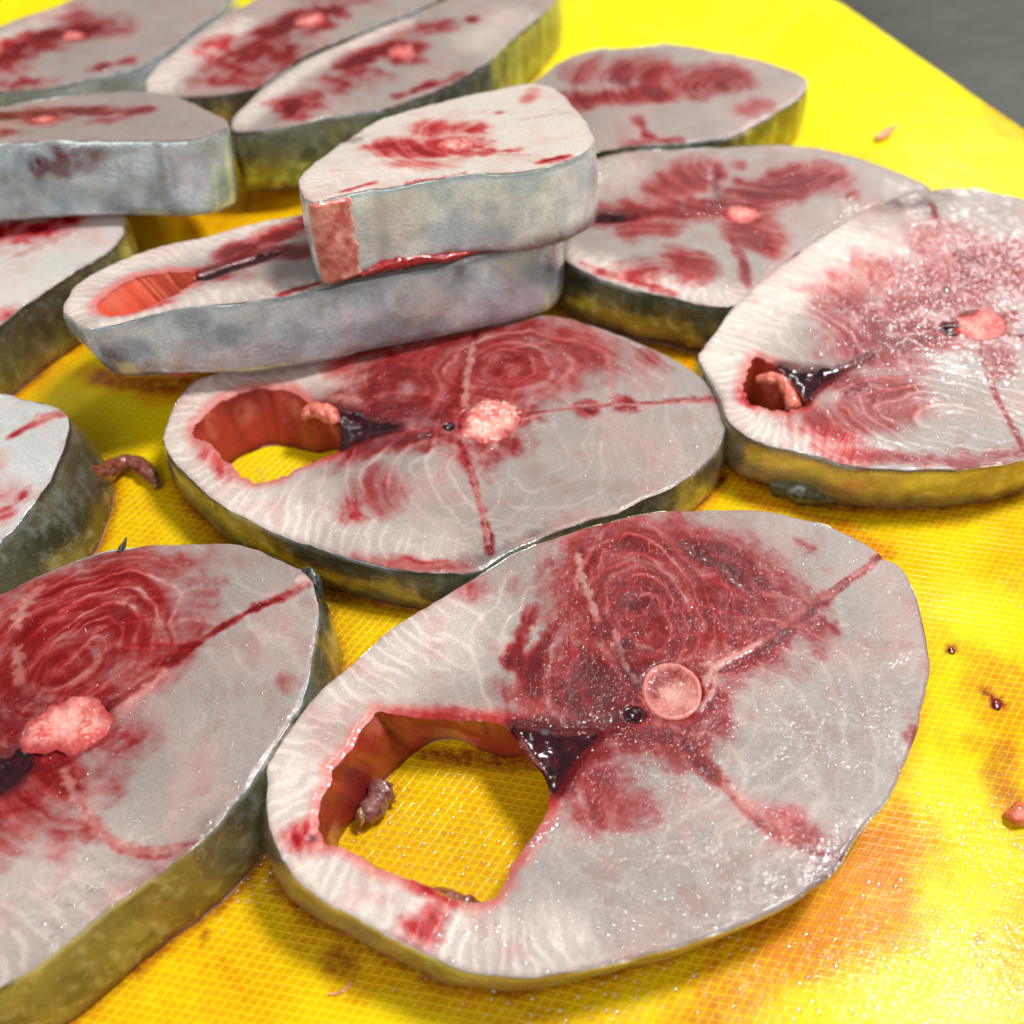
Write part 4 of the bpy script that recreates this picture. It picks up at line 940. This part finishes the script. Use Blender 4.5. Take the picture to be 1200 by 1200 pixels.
M_STRING = plain_wet('brown_red_tissue', (150, 84, 66), (92, 34, 28))
M_CHIP = plain_wet('red_flesh_chip', (214, 112, 84), (170, 60, 44), rough=0.5)
M_PINKB = plain_wet('pale_flesh_chip', (236, 170, 140), (214, 120, 96))
M_DARKSKIN = plain_wet('dark_olive_skin', (96, 92, 52), (38, 38, 22), scale=600)
M_BEAD = plain_wet('tan_bead', (190, 160, 110), (140, 110, 70))
M_FIN = plain_wet('dark_fin', (70, 72, 64), (24, 24, 22))
M_NUB = plain_wet('pink_flesh_nub', (226, 132, 108), (190, 78, 64))
scrap('tissue_string', [(100,548),(118,556),(132,549),(148,541),(163,545),(176,556),(184,572)], [0.010,0.006,0.003,0.0024,0.0022,0.002,0.0015], [1.2,2.2,2.2,1.6,1.8,1.9,0.8], M_STRING, 'curled brown string of tissue on the board beside the left steak', 'tissue', 3)
scrap('skin_scrap', [(892,553),(915,566),(945,578),(975,581),(995,580)], [0.001,0.0014,0.0014,0.0012,0.0008], [1.2,3.0,3.2,2.4,0.8], M_DARKSKIN, 'dark olive flap of skin under the edge of the bubbly steak', 'skin scrap', 5, 0.5)
scrap('tissue_scrap', [(452,915),(446,930),(436,948),(428,962)], [0.004,0.003,0.0024,0.0016], [1.6,2.6,3.0,1.6], M_TISSUE, 'wet purple brown clump of tissue inside the hole of the front steak', 'tissue', 7, 0.5)
scrap('tissue_bead', [(417,958),(424,957),(431,958)], [0.0022,0.0024,0.0022], [0.6,2.1,0.6], M_BEAD, 'tiny tan bead beside the clump inside the hole of the front steak', 'tissue', 2, 0.2)
scrap('flesh_flap', [(495,1052),(520,1052),(548,1060),(566,1064)], [0.004,0.004,0.004,0.004], [0.8,1.9,1.9,0.8], M_STRING, 'brown flap of flesh at the near rim of the front hole', 'flesh scrap', 9, 0.4)
scrap('flesh_crumb', [(1026,163),(1036,157),(1050,147)], [0.0008,0.001,0.0005], [0.7,1.6,0.4], M_PINKB, 'small pale pink crumb alone on the bright back of the board', 'flesh scrap', 1, 0.4)
scrap('flesh_crumb', [(52,1180),(62,1175),(72,1170)], [0.001,0.0014,0.001], [0.8,1.9,0.7], M_NUB, 'small pink crumb at the bottom edge beside the left front steak', 'flesh scrap', 4, 0.3)
scrap('tissue_thread', [(385,1165),(398,1163),(408,1156),(412,1150)], [0.0003]*4, [0.15,0.25,0.25,0.12], M_PINKB, 'thin pale thread lying on the board below the front steak', 'tissue', 1, 0.1)
def blood_drop(px, r, label):
    PV = []; FF = []; g0 = ground(px)
    dome(PV, FF, PL(0.0), g0[0]*1000, g0[1]*1000, -0.1, r, 0.45)
    V = np.vstack(PV); V[:, :2] = g0[:2]+(V[:, :2]-g0[:2])*np.array([1.0, 1.35])
    o = make('blood_drop', V, FF, M_DROP, None, origin=g0); o.location = g0
    tag(o, label, 'blood drop')
M_DROP = plain_wet('dark_blood_drop', (120, 14, 12), (78, 6, 6), rough=0.2, bumpd=0.0001)
blood_drop((1115, 762), 0.7, 'single dark blood drop right of the front steak, the upper one')
blood_drop((1168, 826), 0.95, 'dark blood drop with an orange tail above it, near right edge')
# angular chip at the right edge
def chip():
    px = [(1172,955),(1192,936),(1215,945),(1212,968),(1190,970)]
    b = np.array([ground(p, 0) for p in px]); t = np.array([ground(p, 0.0026) for p in [(1182,954),(1194,944),(1208,950),(1206,962),(1192,963)]])
    V = np.vstack([b, t]); F = [(0,1,2,3,4)[::-1], (5,6,7,8,9)]
    F += [(i, (i+1) % 5, 5+(i+1) % 5, 5+i) for i in range(5)]
    o = make('flesh_chip', V, F, M_CHIP, None, smooth=False, origin=b[0]); o.location = b[0]
    md = o.modifiers.new('soft', 'BEVEL'); md.width = 0.0006; md.segments = 3
    tag(o, 'angular red chip of flesh on the board at the right edge', 'flesh scrap')
chip()
# lumps that belong to steaks
def part_lump(root, name, px, plane, hs, radii, mat, seed=0, rough=0.3):
    uv = plane.at(px); P = plane.world(uv, np.array(hs, float))
    V, F = tube(P, np.array(radii)/1000, seed, rough=rough)
    return make(name, V, F, mat, root, origin=root.location)
part_lump(ROOTS[2], 'flesh_strand', [(888,436),(905,438),(918,444),(925,456),(932,474)], STEAKS[2]['plane'], [-2.5,-1.4,-1.2,-1.4,-1.2], [0.8,1.5,1.3,1.6,1.8], M_NUB, 4)
part_lump(ROOTS[1], 'flesh_strand', [(352,478),(368,474),(384,480),(394,490)], STEAKS[1]['plane'], [-3.2,-1.8,-1.6,-1.8], [1.0,2.0,2.0,1.2], M_NUB, 6)
part_lump(ROOTS[3], 'fin_spine', [(356,668),(364,672),(371,680),(374,690)], STEAKS[3]['plane'], [0.2,0.4,-0.8,-3], [0.5,1.0,1.1,0.7], M_FIN, 2)
part_lump(ROOTS[3], 'fin_spine', [(140,645),(146,640),(150,634)], STEAKS[3]['plane'], [-0.2,0.6,1.4], [0.6,0.5,0.15], M_FIN, 2)
part_lump(ROOTS[7], 'blood_bead', [(533,296),(537,300),(541,303)], D1_TOP, [0.6,0.2,-1.2], [0.6,1.6,0.7], M_CLOT, 2, 0.1)
M_SMEAR = plain_wet('fresh_blood', (176, 30, 26), (112, 10, 12), rough=0.2)
part_lump(ROOTS[7], 'blood_smear', [(424,331),(445,325),(468,320),(495,315),(520,310),(548,303),(580,296)], D1_TOP, [1.6,2.4,2.8,2.2,1.6,1.4,0.8], [0.3,1.1,1.5,1.0,0.9,0.6,0.2], M_SMEAR, 8, 0.7)
